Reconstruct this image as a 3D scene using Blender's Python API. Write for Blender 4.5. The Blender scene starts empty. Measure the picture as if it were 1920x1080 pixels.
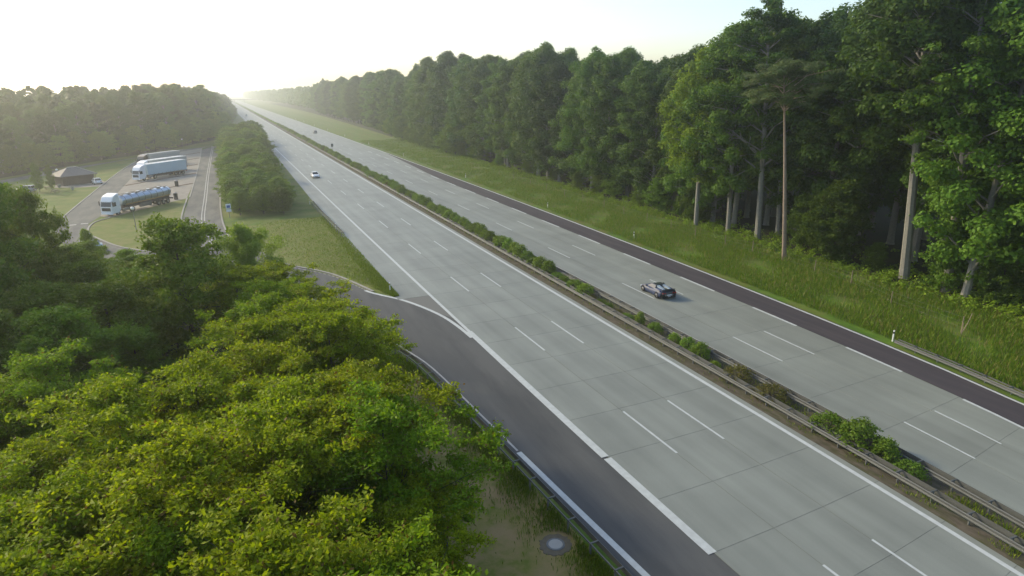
import bpy, math, random
import numpy as np
from mathutils import Vector, Matrix

# ------------------------------------------------------------------ camera
sc = bpy.context.scene
C = sc.collection
cam_d = bpy.data.cameras.new('camera'); cam = bpy.data.objects.new('camera', cam_d); C.objects.link(cam)
cam.location = (0, 0, 21.459)
cam.rotation_euler = (math.radians(72.7104), math.radians(0.7651), math.radians(-23.7708))
cam_d.sensor_width = 36; cam_d.lens = 22.398; cam_d.clip_start = 0.1; cam_d.clip_end = 12000
sc.camera = cam

# ------------------------------------------------------------------ light
SUN_AZ, SUN_EL = -36.0, 27.0          # azimuth from +Y (towards -X), elevation
SKY, SUN_E, SUN_ANG, EXPO = 0.15, 1.9, 7.0, 0.83
world = bpy.data.worlds.new('World'); sc.world = world; world.use_nodes = True
wn = world.node_tree.nodes; wl = world.node_tree.links
bg = wn['Background']; bg.inputs[1].default_value = SKY
sky = wn.new('ShaderNodeTexSky'); sky.sky_type = 'NISHITA'; sky.sun_disc = False
sky.sun_elevation = math.radians(SUN_EL); sky.sun_rotation = math.radians(SUN_AZ)
sky.air_density = 1.0; sky.dust_density = 1.8; sky.ozone_density = 1.0; sky.altitude = 100
wl.new(sky.outputs[0], bg.inputs[0])
sd = bpy.data.lights.new('sun', 'SUN'); so = bpy.data.objects.new('sun', sd); C.objects.link(so)
sd.energy = SUN_E; sd.angle = math.radians(SUN_ANG); sd.color = (1.0, 0.86, 0.55)
_a, _e = math.radians(SUN_AZ), math.radians(SUN_EL)
sdir = Vector((math.sin(_a)*math.cos(_e), math.cos(_a)*math.cos(_e), math.sin(_e)))
so.rotation_euler = (-sdir).to_track_quat('-Z', 'Y').to_euler(); so.location = (0, 0, 60)
vs = sc.view_settings; vs.view_transform = 'Standard'; vs.look = 'None'; vs.exposure = EXPO; vs.gamma = 1
try: vs.use_curve_mapping = False
except Exception: pass
sc.cycles.volume_bounces = 1; sc.cycles.max_bounces = 6; sc.cycles.transparent_max_bounces = 8
sc.cycles.diffuse_bounces = 3; sc.cycles.use_denoising = True
sc.cycles.volume_step_rate = 5.0

# ------------------------------------------------------------------ road survey: (lateral t, distance s) -> world x, y
SS = [12, 16, 20, 25, 30, 36, 43, 51, 60, 72, 86, 103, 123, 147, 176, 211, 253, 304, 365, 438, 525, 630, 800, 1000, 1300, 1700, 2200, 3000]
TT = [-30, -10, 5, 12, 16, 20, 25, 30, 35, 40, 45, 50, 55, 65, 80, 110]
GRID = [
 [(-29.32,12.60),(-8.96,13.43),(5.59,13.35),(12.30,13.00),(16.24,13.09),(20.19,13.32),(25.09,13.79),(29.88,14.42),(34.54,15.18),(39.18,15.37),(43.79,15.55),(48.36,15.74),(52.90,15.92),(61.87,16.28),(75.07,16.82),(100.59,17.84)],
 [(-28.89,16.91),(-8.69,17.65),(5.26,16.55),(12.08,16.25),(16.07,16.28),(20.07,16.43),(25.04,16.76),(29.94,17.23),(34.71,17.82),(39.34,18.51),(43.78,19.29),(48.21,19.75),(52.72,19.92),(61.63,20.25),(74.74,20.73),(100.10,21.67)],
 [(-28.47,21.15),(-8.42,21.82),(5.04,20.08),(11.92,19.79),(15.94,19.78),(19.98,19.87),(25.01,20.10),(29.97,20.45),(34.85,20.89),(39.59,21.43),(44.18,22.04),(48.58,22.72),(52.80,23.47),(61.39,24.16),(74.42,24.60),(99.61,25.44)],
 [(-27.96,26.36),(-8.14,26.89),(4.84,24.74),(11.78,24.45),(15.82,24.41),(19.89,24.44),(24.97,24.58),(30.01,24.81),(34.97,25.13),(39.83,25.52),(44.56,25.97),(49.13,26.49),(53.52,27.05),(61.75,28.31),(74.02,29.36),(99.01,30.09)],
 [(-27.45,31.47),(-8.59,31.25),(4.70,29.56),(11.66,29.28),(15.73,29.22),(19.82,29.22),(24.95,29.29),(30.04,29.44),(35.08,29.66),(40.02,29.94),(44.86,30.27),(49.56,30.66),(54.10,31.08),(62.69,32.05),(74.12,33.72),(98.42,34.66)],
 [(-26.85,37.49),(-8.95,36.76),(4.57,35.48),(11.56,35.23),(15.64,35.15),(19.76,35.13),(24.92,35.15),(30.07,35.23),(35.17,35.36),(40.21,35.55),(45.15,35.77),(49.97,36.03),(54.67,36.33),(63.60,37.02),(75.69,38.23),(97.73,40.05)],
 [(-26.17,44.35),(-9.23,43.42),(4.45,42.51),(11.46,42.30),(15.56,42.23),(19.70,42.19),(24.90,42.18),(30.10,42.21),(35.27,42.28),(40.38,42.38),(45.42,42.51),(50.37,42.67),(55.20,42.85),(64.47,43.29),(77.20,44.08),(97.85,45.98)],
 [(-25.41,51.97),(-9.45,51.18),(4.35,50.65),(11.38,50.51),(15.49,50.46),(19.65,50.42),(24.88,50.40),(30.12,50.40),(35.35,50.43),(40.55,50.47),(45.68,50.52),(50.74,50.60),(55.70,50.69),(65.28,50.91),(78.62,51.32),(100.85,52.35)],
 [(-24.58,60.30),(-9.63,60.03),(4.26,59.89),(11.30,59.86),(15.43,59.84),(19.60,59.83),(24.86,59.82),(30.14,59.81),(35.43,59.82),(40.69,59.82),(45.92,59.83),(51.08,59.85),(56.16,59.86),(66.04,59.91),(79.95,60.00),(103.70,60.25)],
 [(-24.02,71.09),(-9.80,71.95),(4.17,72.32),(11.23,72.44),(15.36,72.49),(19.55,72.53),(24.84,72.57),(30.17,72.59),(35.51,72.60),(40.85,72.60),(46.17,72.59),(51.45,72.57),(56.66,72.53),(66.87,72.44),(81.41,72.24),(106.88,71.67)],
 [(-24.81,83.95),(-9.94,85.96),(4.09,86.92),(11.16,87.24),(15.30,87.38),(19.50,87.51),(24.82,87.63),(30.19,87.73),(35.59,87.79),(41.00,87.83),(46.41,87.83),(51.79,87.81),(57.13,87.77),(67.65,87.61),(82.80,87.22),(109.96,85.99)],
 [(-25.43,99.84),(-10.06,103.06),(4.02,104.73),(11.10,105.32),(15.25,105.60),(19.46,105.86),(24.80,106.12),(30.21,106.34),(35.66,106.51),(41.14,106.64),(46.63,106.72),(52.12,106.75),(57.59,106.75),(68.41,106.62),(84.17,106.16),(113.06,104.47)],
 [(-25.90,118.73),(-10.16,123.25),(3.96,125.76),(11.04,126.69),(15.20,127.16),(19.42,127.59),(24.79,128.06),(30.23,128.46),(35.73,128.80),(41.27,129.08),(46.84,129.30),(52.42,129.45),(58.01,129.55),(69.12,129.58),(85.48,129.25),(116.07,127.40)],
 [(-26.27,141.57),(-10.24,147.54),(3.91,151.06),(10.99,152.44),(15.15,153.15),(19.39,153.81),(24.77,154.56),(30.24,155.22),(35.79,155.81),(41.39,156.32),(47.03,156.76),(52.71,157.11),(58.41,157.40),(69.81,157.75),(86.75,157.77),(119.06,156.20)],
 [(-26.58,169.29),(-10.31,176.94),(3.86,181.70),(10.95,183.63),(15.12,184.65),(19.36,185.62),(24.76,186.74),(30.26,187.77),(35.84,188.70),(41.50,189.55),(47.21,190.30),(52.98,190.96),(58.78,191.54),(70.46,192.43),(87.97,193.13),(122.01,192.43)],
 [(-26.83,202.85),(-10.37,212.47),(3.82,218.73),(10.91,221.36),(15.08,222.78),(19.33,224.13),(24.75,225.73),(30.27,227.24),(35.89,228.64),(41.60,229.94),(47.38,231.14),(53.23,232.24),(59.13,233.24),(71.07,234.93),(89.13,236.72),(124.91,237.73)],
 [(-27.03,243.20),(-10.43,255.15),(3.79,263.23),(10.88,266.71),(15.05,268.62),(19.31,270.46),(24.74,272.67),(30.28,274.78),(35.94,276.79),(41.69,278.69),(47.53,280.49),(53.45,282.18),(59.45,283.75),(71.63,286.58),(90.22,289.98),(127.71,293.77)],
 [(-27.20,292.27),(-10.47,307.02),(3.76,317.30),(10.85,321.84),(15.03,324.36),(19.29,326.82),(24.73,329.80),(30.29,332.69),(35.98,335.48),(41.77,338.16),(47.67,340.74),(53.66,343.21),(59.74,345.57),(72.15,349.94),(91.25,355.60),(130.42,363.62)],
 [(-27.34,351.02),(-10.51,369.07),(3.73,382.01),(10.82,387.84),(15.00,391.10),(19.27,394.31),(24.72,398.25),(30.30,402.10),(36.01,405.87),(41.84,409.54),(47.78,413.11),(53.84,416.57),(60.00,419.94),(72.61,426.33),(92.18,435.04),(132.96,449.03)],
 [(-27.45,421.38),(-10.54,443.36),(3.71,459.48),(10.80,466.86),(14.98,471.03),(19.25,475.16),(24.71,480.27),(30.31,485.31),(36.04,490.28),(41.90,495.17),(47.89,499.98),(54.00,504.71),(60.23,509.34),(73.03,518.32),(93.02,531.01),(135.33,553.13)],
 [(-27.54,505.26),(-10.56,531.92),(3.69,551.84),(10.79,561.08),(14.97,566.34),(19.24,571.58),(24.71,578.10),(30.32,584.58),(36.07,591.02),(41.96,597.42),(47.98,603.76),(54.14,610.04),(60.43,616.26),(73.40,628.49),(93.77,646.23),(137.51,679.03)],
 [(-27.62,606.54),(-10.58,638.81),(3.68,663.33),(10.77,674.83),(14.95,681.42),(19.23,688.01),(24.70,696.25),(30.32,704.50),(36.09,712.75),(42.00,720.99),(48.06,729.22),(54.26,737.43),(60.60,745.62),(73.72,761.92),(94.45,786.08),(139.51,832.79)],
 [(-27.70,770.53),(-10.61,811.89),(3.66,843.85),(10.76,859.03),(14.94,867.78),(19.22,876.58),(24.70,887.65),(30.33,898.79),(36.12,910.00),(42.05,921.29),(48.15,932.64),(54.39,944.05),(60.80,955.52),(74.08,978.63),(95.21,1013.63),(141.83,1084.40)],
 [(-27.76,963.50),(-10.62,1015.52),(3.65,1056.25),(10.74,1075.77),(14.93,1087.07),(19.21,1098.48),(24.70,1112.89),(30.34,1127.47),(36.13,1142.21),(42.09,1157.12),(48.21,1172.20),(54.50,1187.44),(60.95,1202.85),(74.37,1234.17),(95.82,1282.36),(143.71,1382.96)],
 [(-27.81,1252.96),(-10.64,1320.97),(3.64,1374.86),(10.73,1400.90),(14.92,1416.04),(19.20,1431.38),(24.69,1450.82),(30.34,1470.58),(36.15,1490.66),(42.13,1511.06),(48.27,1531.79),(54.59,1552.85),(61.09,1574.25),(74.64,1618.08),(96.40,1686.53),(145.58,1833.64)],
 [(-27.85,1638.91),(-10.65,1728.21),(3.63,1799.65),(10.72,1834.40),(14.91,1854.67),(19.19,1875.26),(24.69,1901.44),(30.34,1928.14),(36.17,1955.36),(42.16,1983.12),(48.32,2011.43),(54.67,2040.31),(61.21,2069.78),(74.86,2130.52),(96.88,2226.41),(147.15,2437.28)],
 [(-27.88,2121.32),(-10.65,2237.21),(3.62,2330.59),(10.72,2376.23),(14.91,2402.92),(19.19,2430.08),(24.69,2464.70),(30.35,2500.09),(36.18,2536.27),(42.18,2573.26),(48.36,2611.09),(54.73,2649.80),(61.29,2689.40),(75.02,2771.42),(97.24,2901.99),(148.36,3193.98)],
 [(-27.91,2893.06),(-10.66,3051.50),(3.62,3179.97),(10.71,3243.03),(14.90,3280.01),(19.19,3317.69),(24.68,3365.82),(30.35,3415.13),(36.18,3465.66),(42.20,3517.45),(48.39,3570.56),(54.78,3625.03),(61.37,3680.91),(75.17,3797.14),(97.57,3983.56),(149.51,4406.87)],
]
_G = np.array(GRID)
def W(t, s):
    """Plan position of a point t metres right of the survey line and s metres along it."""
    j = min(max(int(np.searchsorted(TT, t)) - 1, 0), len(TT) - 2)
    i = min(max(int(np.searchsorted(SS, s)) - 1, 0), len(SS) - 2)
    u = (t - TT[j]) / (TT[j+1] - TT[j])
    v = (s - SS[i]) / (SS[i+1] - SS[i])
    def row(k):
        k = min(max(k, 0), len(SS) - 1); return _G[k, j]*(1-u) + _G[k, j+1]*u
    p1, p2 = row(i), row(i+1)
    if v <= 0 or v >= 1 or i == 0 or i >= len(SS) - 2:
        r = p1 + (p2 - p1)*v
    else:
        d = SS[i+1] - SS[i]
        m1 = (p2 - row(i-1))/(SS[i+1] - SS[i-1])*d; m2 = (row(i+2) - p1)/(SS[i+2] - SS[i])*d
        v2, v3 = v*v, v*v*v
        r = (2*v3-3*v2+1)*p1 + (v3-2*v2+v)*m1 + (-2*v3+3*v2)*p2 + (v3-v2)*m2
    return float(r[0]), float(r[1])

# ------------------------------------------------------------------ helpers
def tag(o, label=None, cat=None, group=None, kind=None):
    if label: o['label'] = label
    if cat: o['category'] = cat
    if group: o['group'] = group
    if kind: o['kind'] = kind
    return o
def empty(name, loc=(0, 0, 0), rz=0.0):
    o = bpy.data.objects.new(name, None); C.objects.link(o); o.location = loc; o.rotation_euler = (0, 0, rz)
    o.empty_display_size = 0.3; return o
def link(name, me, parent=None, loc=None, rot=None):
    o = bpy.data.objects.new(name, me); C.objects.link(o)
    if parent: o.parent = parent
    if loc is not None: o.location = loc
    if rot is not None: o.rotation_euler = rot
    return o
_kids = {}
def copy_tree(root):
    def cp(o, par):
        c = o.copy(); C.objects.link(c)
        if par is not None: c.parent = par; c.matrix_parent_inverse = o.matrix_parent_inverse
        for ch in KIDS.get(o.name, ()): cp(ch, c)
        return c
    return cp(root, None)
KIDS = {}
def kids_index(root):
    def walk(o):
        KIDS[o.name] = list(o.children)
        for ch in o.children: walk(ch)
    walk(root)

class MB:
    def __init__(s): s.v = []; s.f = []; s.m = []
    def add(s, vs, fs, mi=0, M=None):
        b = len(s.v)
        s.v += [tuple(M @ Vector(p)) for p in vs] if M is not None else [tuple(p) for p in vs]
        s.f += [tuple(b+i for i in f) for f in fs]; s.m += [mi]*len(fs); return s
    def box(s, x0, x1, y0, y1, z0, z1, mi=0, M=None, c=0.0):
        if c > 0:   # chamfered box (bevelled vertical and top edges)
            ring = lambda d, z: [(x0+c*1+d, y0+d, z), (x1-c-d, y0+d, z), (x1-d, y0+c+d, z), (x1-d, y1-c-d, z), (x1-c-d, y1-d, z), (x0+c+d, y1-d, z), (x0+d, y1-c-d, z), (x0+d, y0+c+d, z)]
            R = [ring(0, z0), ring(0, z1-c), ring(c*0.6, z1)]
            return s.rings(R, mi, M, cap=True)
        vs = [(x0,y0,z0),(x1,y0,z0),(x1,y1,z0),(x0,y1,z0),(x0,y0,z1),(x1,y0,z1),(x1,y1,z1),(x0,y1,z1)]
        return s.add(vs, [(0,3,2,1),(4,5,6,7),(0,1,5,4),(1,2,6,5),(2,3,7,6),(3,0,4,7)], mi, M)
    def rings(s, R, mi=0, M=None, cap=True):
        n = len(R[0]); vs = [p for r in R for p in r]; fs = []
        for k in range(len(R)-1):
            for i in range(n):
                j = (i+1) % n; fs.append((k*n+i, k*n+j, (k+1)*n+j, (k+1)*n+i))
        if cap: fs.append(tuple(range(n-1, -1, -1))); fs.append(tuple((len(R)-1)*n+i for i in range(n)))
        return s.add(vs, fs, mi, M)
    def tube(s, pts, rad, n=6, mi=0, M=None):
        P = [Vector(p) for p in pts]; R = []
        for k, p in enumerate(P):
            d = (P[min(k+1, len(P)-1)] - P[max(k-1, 0)]).normalized()
            a = d.orthogonal().normalized() if k == 0 else (a - d*a.dot(d)).normalized()
            b = d.cross(a); r = rad[k] if hasattr(rad, '__len__') else rad
            R.append([tuple(p + (a*math.cos(2*math.pi*i/n) + b*math.sin(2*math.pi*i/n))*r) for i in range(n)])
        return s.rings(R, mi, M)
    def cyl(s, c, r, h, axis='z', n=16, mi=0, M=None, r2=None):
        r2 = r if r2 is None else r2; R = []
        for rr, t in ((r, -h/2), (r2, h/2)):
            ring = []
            for i in range(n):
                a = 2*math.pi*i/n; u, w = rr*math.cos(a), rr*math.sin(a)
                ring.append({'z': (c[0]+u, c[1]+w, c[2]+t), 'x': (c[0]+t, c[1]+u, c[2]+w), 'y': (c[0]+w, c[1]+t, c[2]+u)}[axis])
            R.append(ring)
        return s.rings(R, mi, M)
    def mesh(s, name, mats, smooth=False):
        me = bpy.data.meshes.new(name); me.from_pydata(s.v, [], s.f)
        for m in (mats if isinstance(mats, (list, tuple)) else [mats]): me.materials.append(m)
        if any(s.m): me.polygons.foreach_set('material_index', s.m)
        if smooth: me.polygons.foreach_set('use_smooth', [True]*len(s.f))
        me.update(); return me
    def obj(s, name, mats, parent=None, smooth=False, loc=None, rot=None):
        return link(name, s.mesh(name, mats, smooth), parent, loc, rot)
def quads_mesh(name, V, mats, mi=None, smooth=False):
    """V: (N, 4, 3) numpy array of free quads."""
    n = len(V); me = bpy.data.meshes.new(name)
    me.vertices.add(n*4); me.vertices.foreach_set('co', V.reshape(-1).astype(np.float32))
    me.loops.add(n*4); me.loops.foreach_set('vertex_index', np.arange(n*4, dtype=np.int32))
    me.polygons.add(n); me.polygons.foreach_set('loop_start', np.arange(0, n*4, 4, dtype=np.int32))
    for m in mats: me.materials.append(m)
    if mi is not None: me.polygons.foreach_set('material_index', mi.astype(np.int32))
    me.update(calc_edges=True); return me

# ------------------------------------------------------------------ materials
def nt(name):
    m = bpy.data.materials.new(name); m.use_nodes = True
    n = m.node_tree.nodes; b = n['Principled BSDF']; return m, n, m.node_tree.links, b
def plain(name, col, rough=0.6, metal=0.0, spec=0.5, coat=0.0, emit=None, var=0.0, scale=8.0, bump=0.0):
    m, n, l, b = nt(name)
    b.inputs['Base Color'].default_value = (*col, 1); b.inputs['Roughness'].default_value = rough
    b.inputs['Metallic'].default_value = metal; b.inputs['Specular IOR Level'].default_value = spec
    b.inputs['Coat Weight'].default_value = coat
    if emit: b.inputs['Emission Color'].default_value = (*emit[0], 1); b.inputs['Emission Strength'].default_value = emit[1]
    if var > 0:
        t = n.new('ShaderNodeTexNoise'); t.inputs['Scale'].default_value = scale; t.inputs['Detail'].default_value = 6
        g = n.new('ShaderNodeNewGeometry'); l.new(g.outputs['Position'], t.inputs['Vector'])
        mx = n.new('ShaderNodeMix'); mx.data_type = 'RGBA'
        mx.inputs[6].default_value = (*[c*(1-var) for c in col], 1); mx.inputs[7].default_value = (*[min(1, c*(1+var)) for c in col], 1)
        l.new(t.outputs[0], mx.inputs[0]); l.new(mx.outputs[2], b.inputs['Base Color'])
        if bump:
            bp = n.new('ShaderNodeBump'); bp.inputs['Strength'].default_value = bump; l.new(t.outputs[0], bp.inputs['Height']); l.new(bp.outputs[0], b.inputs['Normal'])
    return m
def ground_mat(name, cols, scales, rough=0.95, stretch=None, bump=0.3, spec=0.2):
    """cols: list of colours mixed successively by noises of the given scales (world position)."""
    m, n, l, b = nt(name); b.inputs['Roughness'].default_value = rough; b.inputs['Specular IOR Level'].default_value = spec
    g = n.new('ShaderNodeNewGeometry'); src = g.outputs['Position']
    if stretch:
        mp = n.new('ShaderNodeMapping'); mp.inputs['Scale'].default_value = stretch; l.new(src, mp.inputs[0]); src = mp.outputs[0]
    prev = None; last = None
    for k, c in enumerate(cols):
        if k == 0:
            r = n.new('ShaderNodeRGB'); r.outputs[0].default_value = (*c, 1); prev = r.outputs[0]; continue
        t = n.new('ShaderNodeTexNoise'); t.inputs['Scale'].default_value = scales[k-1]; t.inputs['Detail'].default_value = 7; t.inputs['Roughness'].default_value = 0.62
        l.new(src, t.inputs['Vector'])
        rp = n.new('ShaderNodeMapRange'); rp.inputs[1].default_value = 0.4; rp.inputs[2].default_value = 0.62; l.new(t.outputs[0], rp.inputs[0])
        mx = n.new('ShaderNodeMix'); mx.data_type = 'RGBA'; l.new(rp.outputs[0], mx.inputs[0]); l.new(prev, mx.inputs[6]); mx.inputs[7].default_value = (*c, 1)
        prev = mx.outputs[2]; last = t
    l.new(prev, b.inputs['Base Color'])
    if bump and last:
        bp = n.new('ShaderNodeBump'); bp.inputs['Strength'].default_value = bump; bp.inputs['Distance'].default_value = 0.1; l.new(last.outputs[0], bp.inputs['Height']); l.new(bp.outputs[0], b.inputs['Normal'])
    return m
def leaf_mat(name, ca, cb, trans=0.35, tint=(1.25, 1.2, 0.6), rough=0.55, obvar=0.35):
    m, n, l, b = nt(name); b.inputs['Roughness'].default_value = rough; b.inputs['Specular IOR Level'].default_value = 0.12
    g = n.new('ShaderNodeNewGeometry'); oi = n.new('ShaderNodeObjectInfo')
    mx = n.new('ShaderNodeMix'); mx.data_type = 'RGBA'; mx.inputs[6].default_value = (*ca, 1); mx.inputs[7].default_value = (*cb, 1)
    l.new(g.outputs['Random Per Island'], mx.inputs[0])
    hs = n.new('ShaderNodeHueSaturation'); l.new(mx.outputs[2], hs.inputs['Color'])
    mr = n.new('ShaderNodeMapRange'); mr.inputs[3].default_value = 1-obvar; mr.inputs[4].default_value = 1+obvar; l.new(oi.outputs['Random'], mr.inputs[0]); l.new(mr.outputs[0], hs.inputs['Value'])
    mh = n.new('ShaderNodeMath'); mh.operation = 'FRACT'; mm = n.new('ShaderNodeMath'); mm.operation = 'MULTIPLY'; mm.inputs[1].default_value = 17.3
    l.new(oi.outputs['Random'], mm.inputs[0]); l.new(mm.outputs[0], mh.inputs[0])
    m2 = n.new('ShaderNodeMapRange'); m2.inputs[3].default_value = 0.478; m2.inputs[4].default_value = 0.505; l.new(mh.outputs[0], m2.inputs[0]); l.new(m2.outputs[0], hs.inputs['Hue'])
    l.new(hs.outputs[0], b.inputs['Base Color'])
    tr = n.new('ShaderNodeBsdfTranslucent'); tm = n.new('ShaderNodeMix'); tm.data_type = 'RGBA'; tm.blend_type = 'MULTIPLY'; tm.inputs[0].default_value = 1
    l.new(hs.outputs[0], tm.inputs[6]); tm.inputs[7].default_value = (*tint, 1); l.new(tm.outputs[2], tr.inputs[0])
    ms = n.new('ShaderNodeMixShader'); ms.inputs[0].default_value = trans
    l.new(b.outputs[0], ms.inputs[1]); l.new(tr.outputs[0], ms.inputs[2]); l.new(ms.outputs[0], n['Material Output'].inputs[0])
    return m
def concrete_mat(name, base):
    m, n, l, b = nt(name); b.inputs['Roughness'].default_value = 0.62; b.inputs['Specular IOR Level'].default_value = 0.5
    g = n.new('ShaderNodeNewGeometry'); oi = n.new('ShaderNodeObjectInfo')
    mp = n.new('ShaderNodeMapping'); mp.inputs['Scale'].default_value = (0.75, 0.035, 1); l.new(g.outputs['Position'], mp.inputs[0])
    t1 = n.new('ShaderNodeTexNoise'); t1.inputs['Scale'].default_value = 1.0; t1.inputs['Detail'].default_value = 5; l.new(mp.outputs[0], t1.inputs['Vector'])
    t2 = n.new('ShaderNodeTexNoise'); t2.inputs['Scale'].default_value = 0.22; t2.inputs['Detail'].default_value = 8; l.new(g.outputs['Position'], t2.inputs['Vector'])
    t3 = n.new('ShaderNodeTexNoise'); t3.inputs['Scale'].default_value = 14; t3.inputs['Detail'].default_value = 4; l.new(g.outputs['Position'], t3.inputs['Vector'])
    a = n.new('ShaderNodeMath'); a.operation = 'MULTIPLY_ADD'; a.inputs[1].default_value = 1.5; l.new(t1.outputs[0], a.inputs[0]); l.new(t2.outputs[0], a.inputs[2])
    a2 = n.new('ShaderNodeMath'); a2.operation = 'MULTIPLY_ADD'; a2.inputs[1].default_value = 0.35; l.new(t3.outputs[0], a2.inputs[0]); l.new(a.outputs[0], a2.inputs[2])
    a3 = n.new('ShaderNodeMath'); a3.operation = 'MULTIPLY_ADD'; a3.inputs[1].default_value = 0.12; l.new(oi.outputs['Random'], a3.inputs[0]); l.new(a2.outputs[0], a3.inputs[2])
    mr = n.new('ShaderNodeMapRange'); mr.inputs[1].default_value = 1.02; mr.inputs[2].default_value = 1.92; l.new(a3.outputs[0], mr.inputs[0])
    mx = n.new('ShaderNodeMix'); mx.data_type = 'RGBA'; mx.inputs[6].default_value = (*[c*0.76 for c in base], 1); mx.inputs[7].default_value = (*[c*1.18 for c in base], 1)
    l.new(mr.outputs[0], mx.inputs[0]); l.new(mx.outputs[2], b.inputs['Base Color'])
    return m

M = {}
M['concrete'] = concrete_mat('road_concrete', (0.214, 0.230, 0.203))
M['joint'] = plain('joint_sealant', (0.13, 0.133, 0.123), 0.8)
M['paint'] = plain('road_paint', (0.47, 0.50, 0.49), 0.7, var=0.22, scale=3.0)
M['paint_worn'] = plain('worn_road_paint', (0.36, 0.36, 0.34), 0.7, var=0.3, scale=2.0)
M['asphalt'] = ground_mat('ramp_asphalt', [(0.084, 0.087, 0.089), (0.069, 0.072, 0.074), (0.104, 0.106, 0.105)], [0.25, 0.6], 0.85, (0.8, 0.12, 1), 0.05)
M['asphalt_old'] = ground_mat('old_asphalt', [(0.15, 0.15, 0.135), (0.19, 0.185, 0.16), (0.12, 0.12, 0.115)], [0.12, 0.5], 0.9, (1, 0.25, 1), 0.05)
M['asphalt_red'] = ground_mat('dark_red_asphalt', [(0.056, 0.050, 0.057), (0.046, 0.042, 0.049), (0.068, 0.059, 0.065)], [0.3, 1.2], 0.88, (1, 0.1, 1), 0.05)
M['paving'] = ground_mat('pale_paving', [(0.26, 0.235, 0.20), (0.22, 0.205, 0.18), (0.30, 0.27, 0.23)], [0.15, 0.9], 0.9, None, 0.05)
M['brick'] = ground_mat('brown_setts', [(0.14, 0.085, 0.06), (0.10, 0.065, 0.05)], [1.5], 0.9)
M['kerb'] = plain('kerb_stone', (0.27, 0.26, 0.23), 0.85, var=0.2, scale=1.5)
M['grass'] = ground_mat('meadow_grass', [(0.090, 0.150, 0.020), (0.125, 0.170, 0.028), (0.065, 0.120, 0.015), (0.155, 0.165, 0.045)], [0.06, 0.35, 0.16])
M['grass_dry'] = ground_mat('dry_grass', [(0.25, 0.22, 0.055), (0.31, 0.23, 0.09), (0.17, 0.19, 0.03), (0.34, 0.24, 0.11)], [0.3, 1.6, 0.5])
M['lawn'] = ground_mat('lawn_grass', [(0.130, 0.165, 0.030), (0.160, 0.185, 0.040), (0.105, 0.150, 0.025), (0.175, 0.175, 0.055)], [0.25, 1.1, 0.4])
M['verge'] = ground_mat('verge_grass', [(0.080, 0.165, 0.014), (0.125, 0.200, 0.020), (0.060, 0.125, 0.012), (0.12, 0.13, 0.03)], [0.12, 0.7, 0.3], stretch=(1, 0.6, 1))
M['litter'] = ground_mat('forest_floor', [(0.030, 0.028, 0.015), (0.045, 0.040, 0.020), (0.030, 0.045, 0.012)], [0.3, 1.0])
M['trodden'] = ground_mat('trodden_earth', [(0.125, 0.150, 0.035), (0.09, 0.155, 0.020)], [0.5])
M['soil'] = ground_mat('median_soil', [(0.085, 0.070, 0.050), (0.055, 0.050, 0.035), (0.065, 0.075, 0.025), (0.12, 0.10, 0.075)], [0.5, 1.2, 3.0], stretch=(1, 0.35, 1))
M['steel'] = plain('galvanised_steel', (0.115, 0.12, 0.115), 0.65, metal=0.3, var=0.2, scale=1.2)
M['steel_dark'] = plain('weathered_steel', (0.20, 0.205, 0.20), 0.6, metal=0.5, var=0.25, scale=1.5)
M['plastic_white'] = plain('white_post_plastic', (0.75, 0.75, 0.72), 0.5)
M['black'] = plain('black_plastic', (0.015, 0.015, 0.016), 0.5)
M['reflector'] = plain('post_reflector', (0.8, 0.55, 0.1), 0.2)
M['wood'] = plain('weathered_wood', (0.24, 0.19, 0.12), 0.85, var=0.3, scale=6)
M['wood_dark'] = plain('brown_boards', (0.085, 0.055, 0.045), 0.8, var=0.25, scale=3)
M['roof_tile'] = plain('roof_felt', (0.16, 0.14, 0.13), 0.75, var=0.2, scale=2)
M['roof_light'] = plain('pale_roof_sheet', (0.62, 0.60, 0.55), 0.4, var=0.12, scale=2)
M['tyre'] = plain('tyre_rubber', (0.018, 0.018, 0.018), 0.85)
M['rim'] = plain('wheel_alloy', (0.45, 0.45, 0.46), 0.3, metal=0.9)
M['glass'] = plain('dark_car_glass', (0.02, 0.025, 0.03), 0.06, spec=0.5, coat=0.0)
M['white_paint'] = plain('white_vehicle_paint', (0.78, 0.79, 0.80), 0.3, coat=0.6, var=0.04, scale=2)
M['blue_paint'] = plain('dark_blue_vehicle_paint', (0.012, 0.028, 0.085), 0.5, metal=0.0, coat=0.08)
M['silver_paint'] = plain('silver_blue_vehicle_paint', (0.34, 0.42, 0.50), 0.4, metal=0.2, coat=0.3)
M['black_paint'] = plain('black_vehicle_paint', (0.010, 0.012, 0.014), 0.35, coat=0.3)
M['grey_paint'] = plain('grey_vehicle_paint', (0.20, 0.23, 0.26), 0.3, metal=0.3, coat=0.8)
M['tarp'] = plain('pale_blue_tarpaulin', (0.42, 0.54, 0.60), 0.55, var=0.06, scale=0.8)
M['tarp_grey'] = plain('grey_tarpaulin', (0.36, 0.37, 0.36), 0.6, var=0.06, scale=0.8)
M['tarp_white'] = plain('white_tarpaulin', (0.72, 0.73, 0.72), 0.55, var=0.05, scale=0.8)
M['tank'] = plain('polished_tank_steel', (0.46, 0.53, 0.60), 0.3, metal=0.85, var=0.1, scale=1.0)
M['chassis'] = plain('dark_chassis', (0.05, 0.035, 0.035), 0.6)
M['orange'] = plain('ochre_stripe', (0.34, 0.22, 0.09), 0.5)
M['red_lens'] = plain('red_lamp_lens', (0.35, 0.01, 0.01), 0.2, coat=0.6)
M['lamp_lens'] = plain('clear_lamp_lens', (0.75, 0.78, 0.80), 0.1, coat=0.8)
M['lamp_globe'] = plain('white_lamp_globe', (0.85, 0.85, 0.82), 0.3, coat=0.4)
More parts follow.
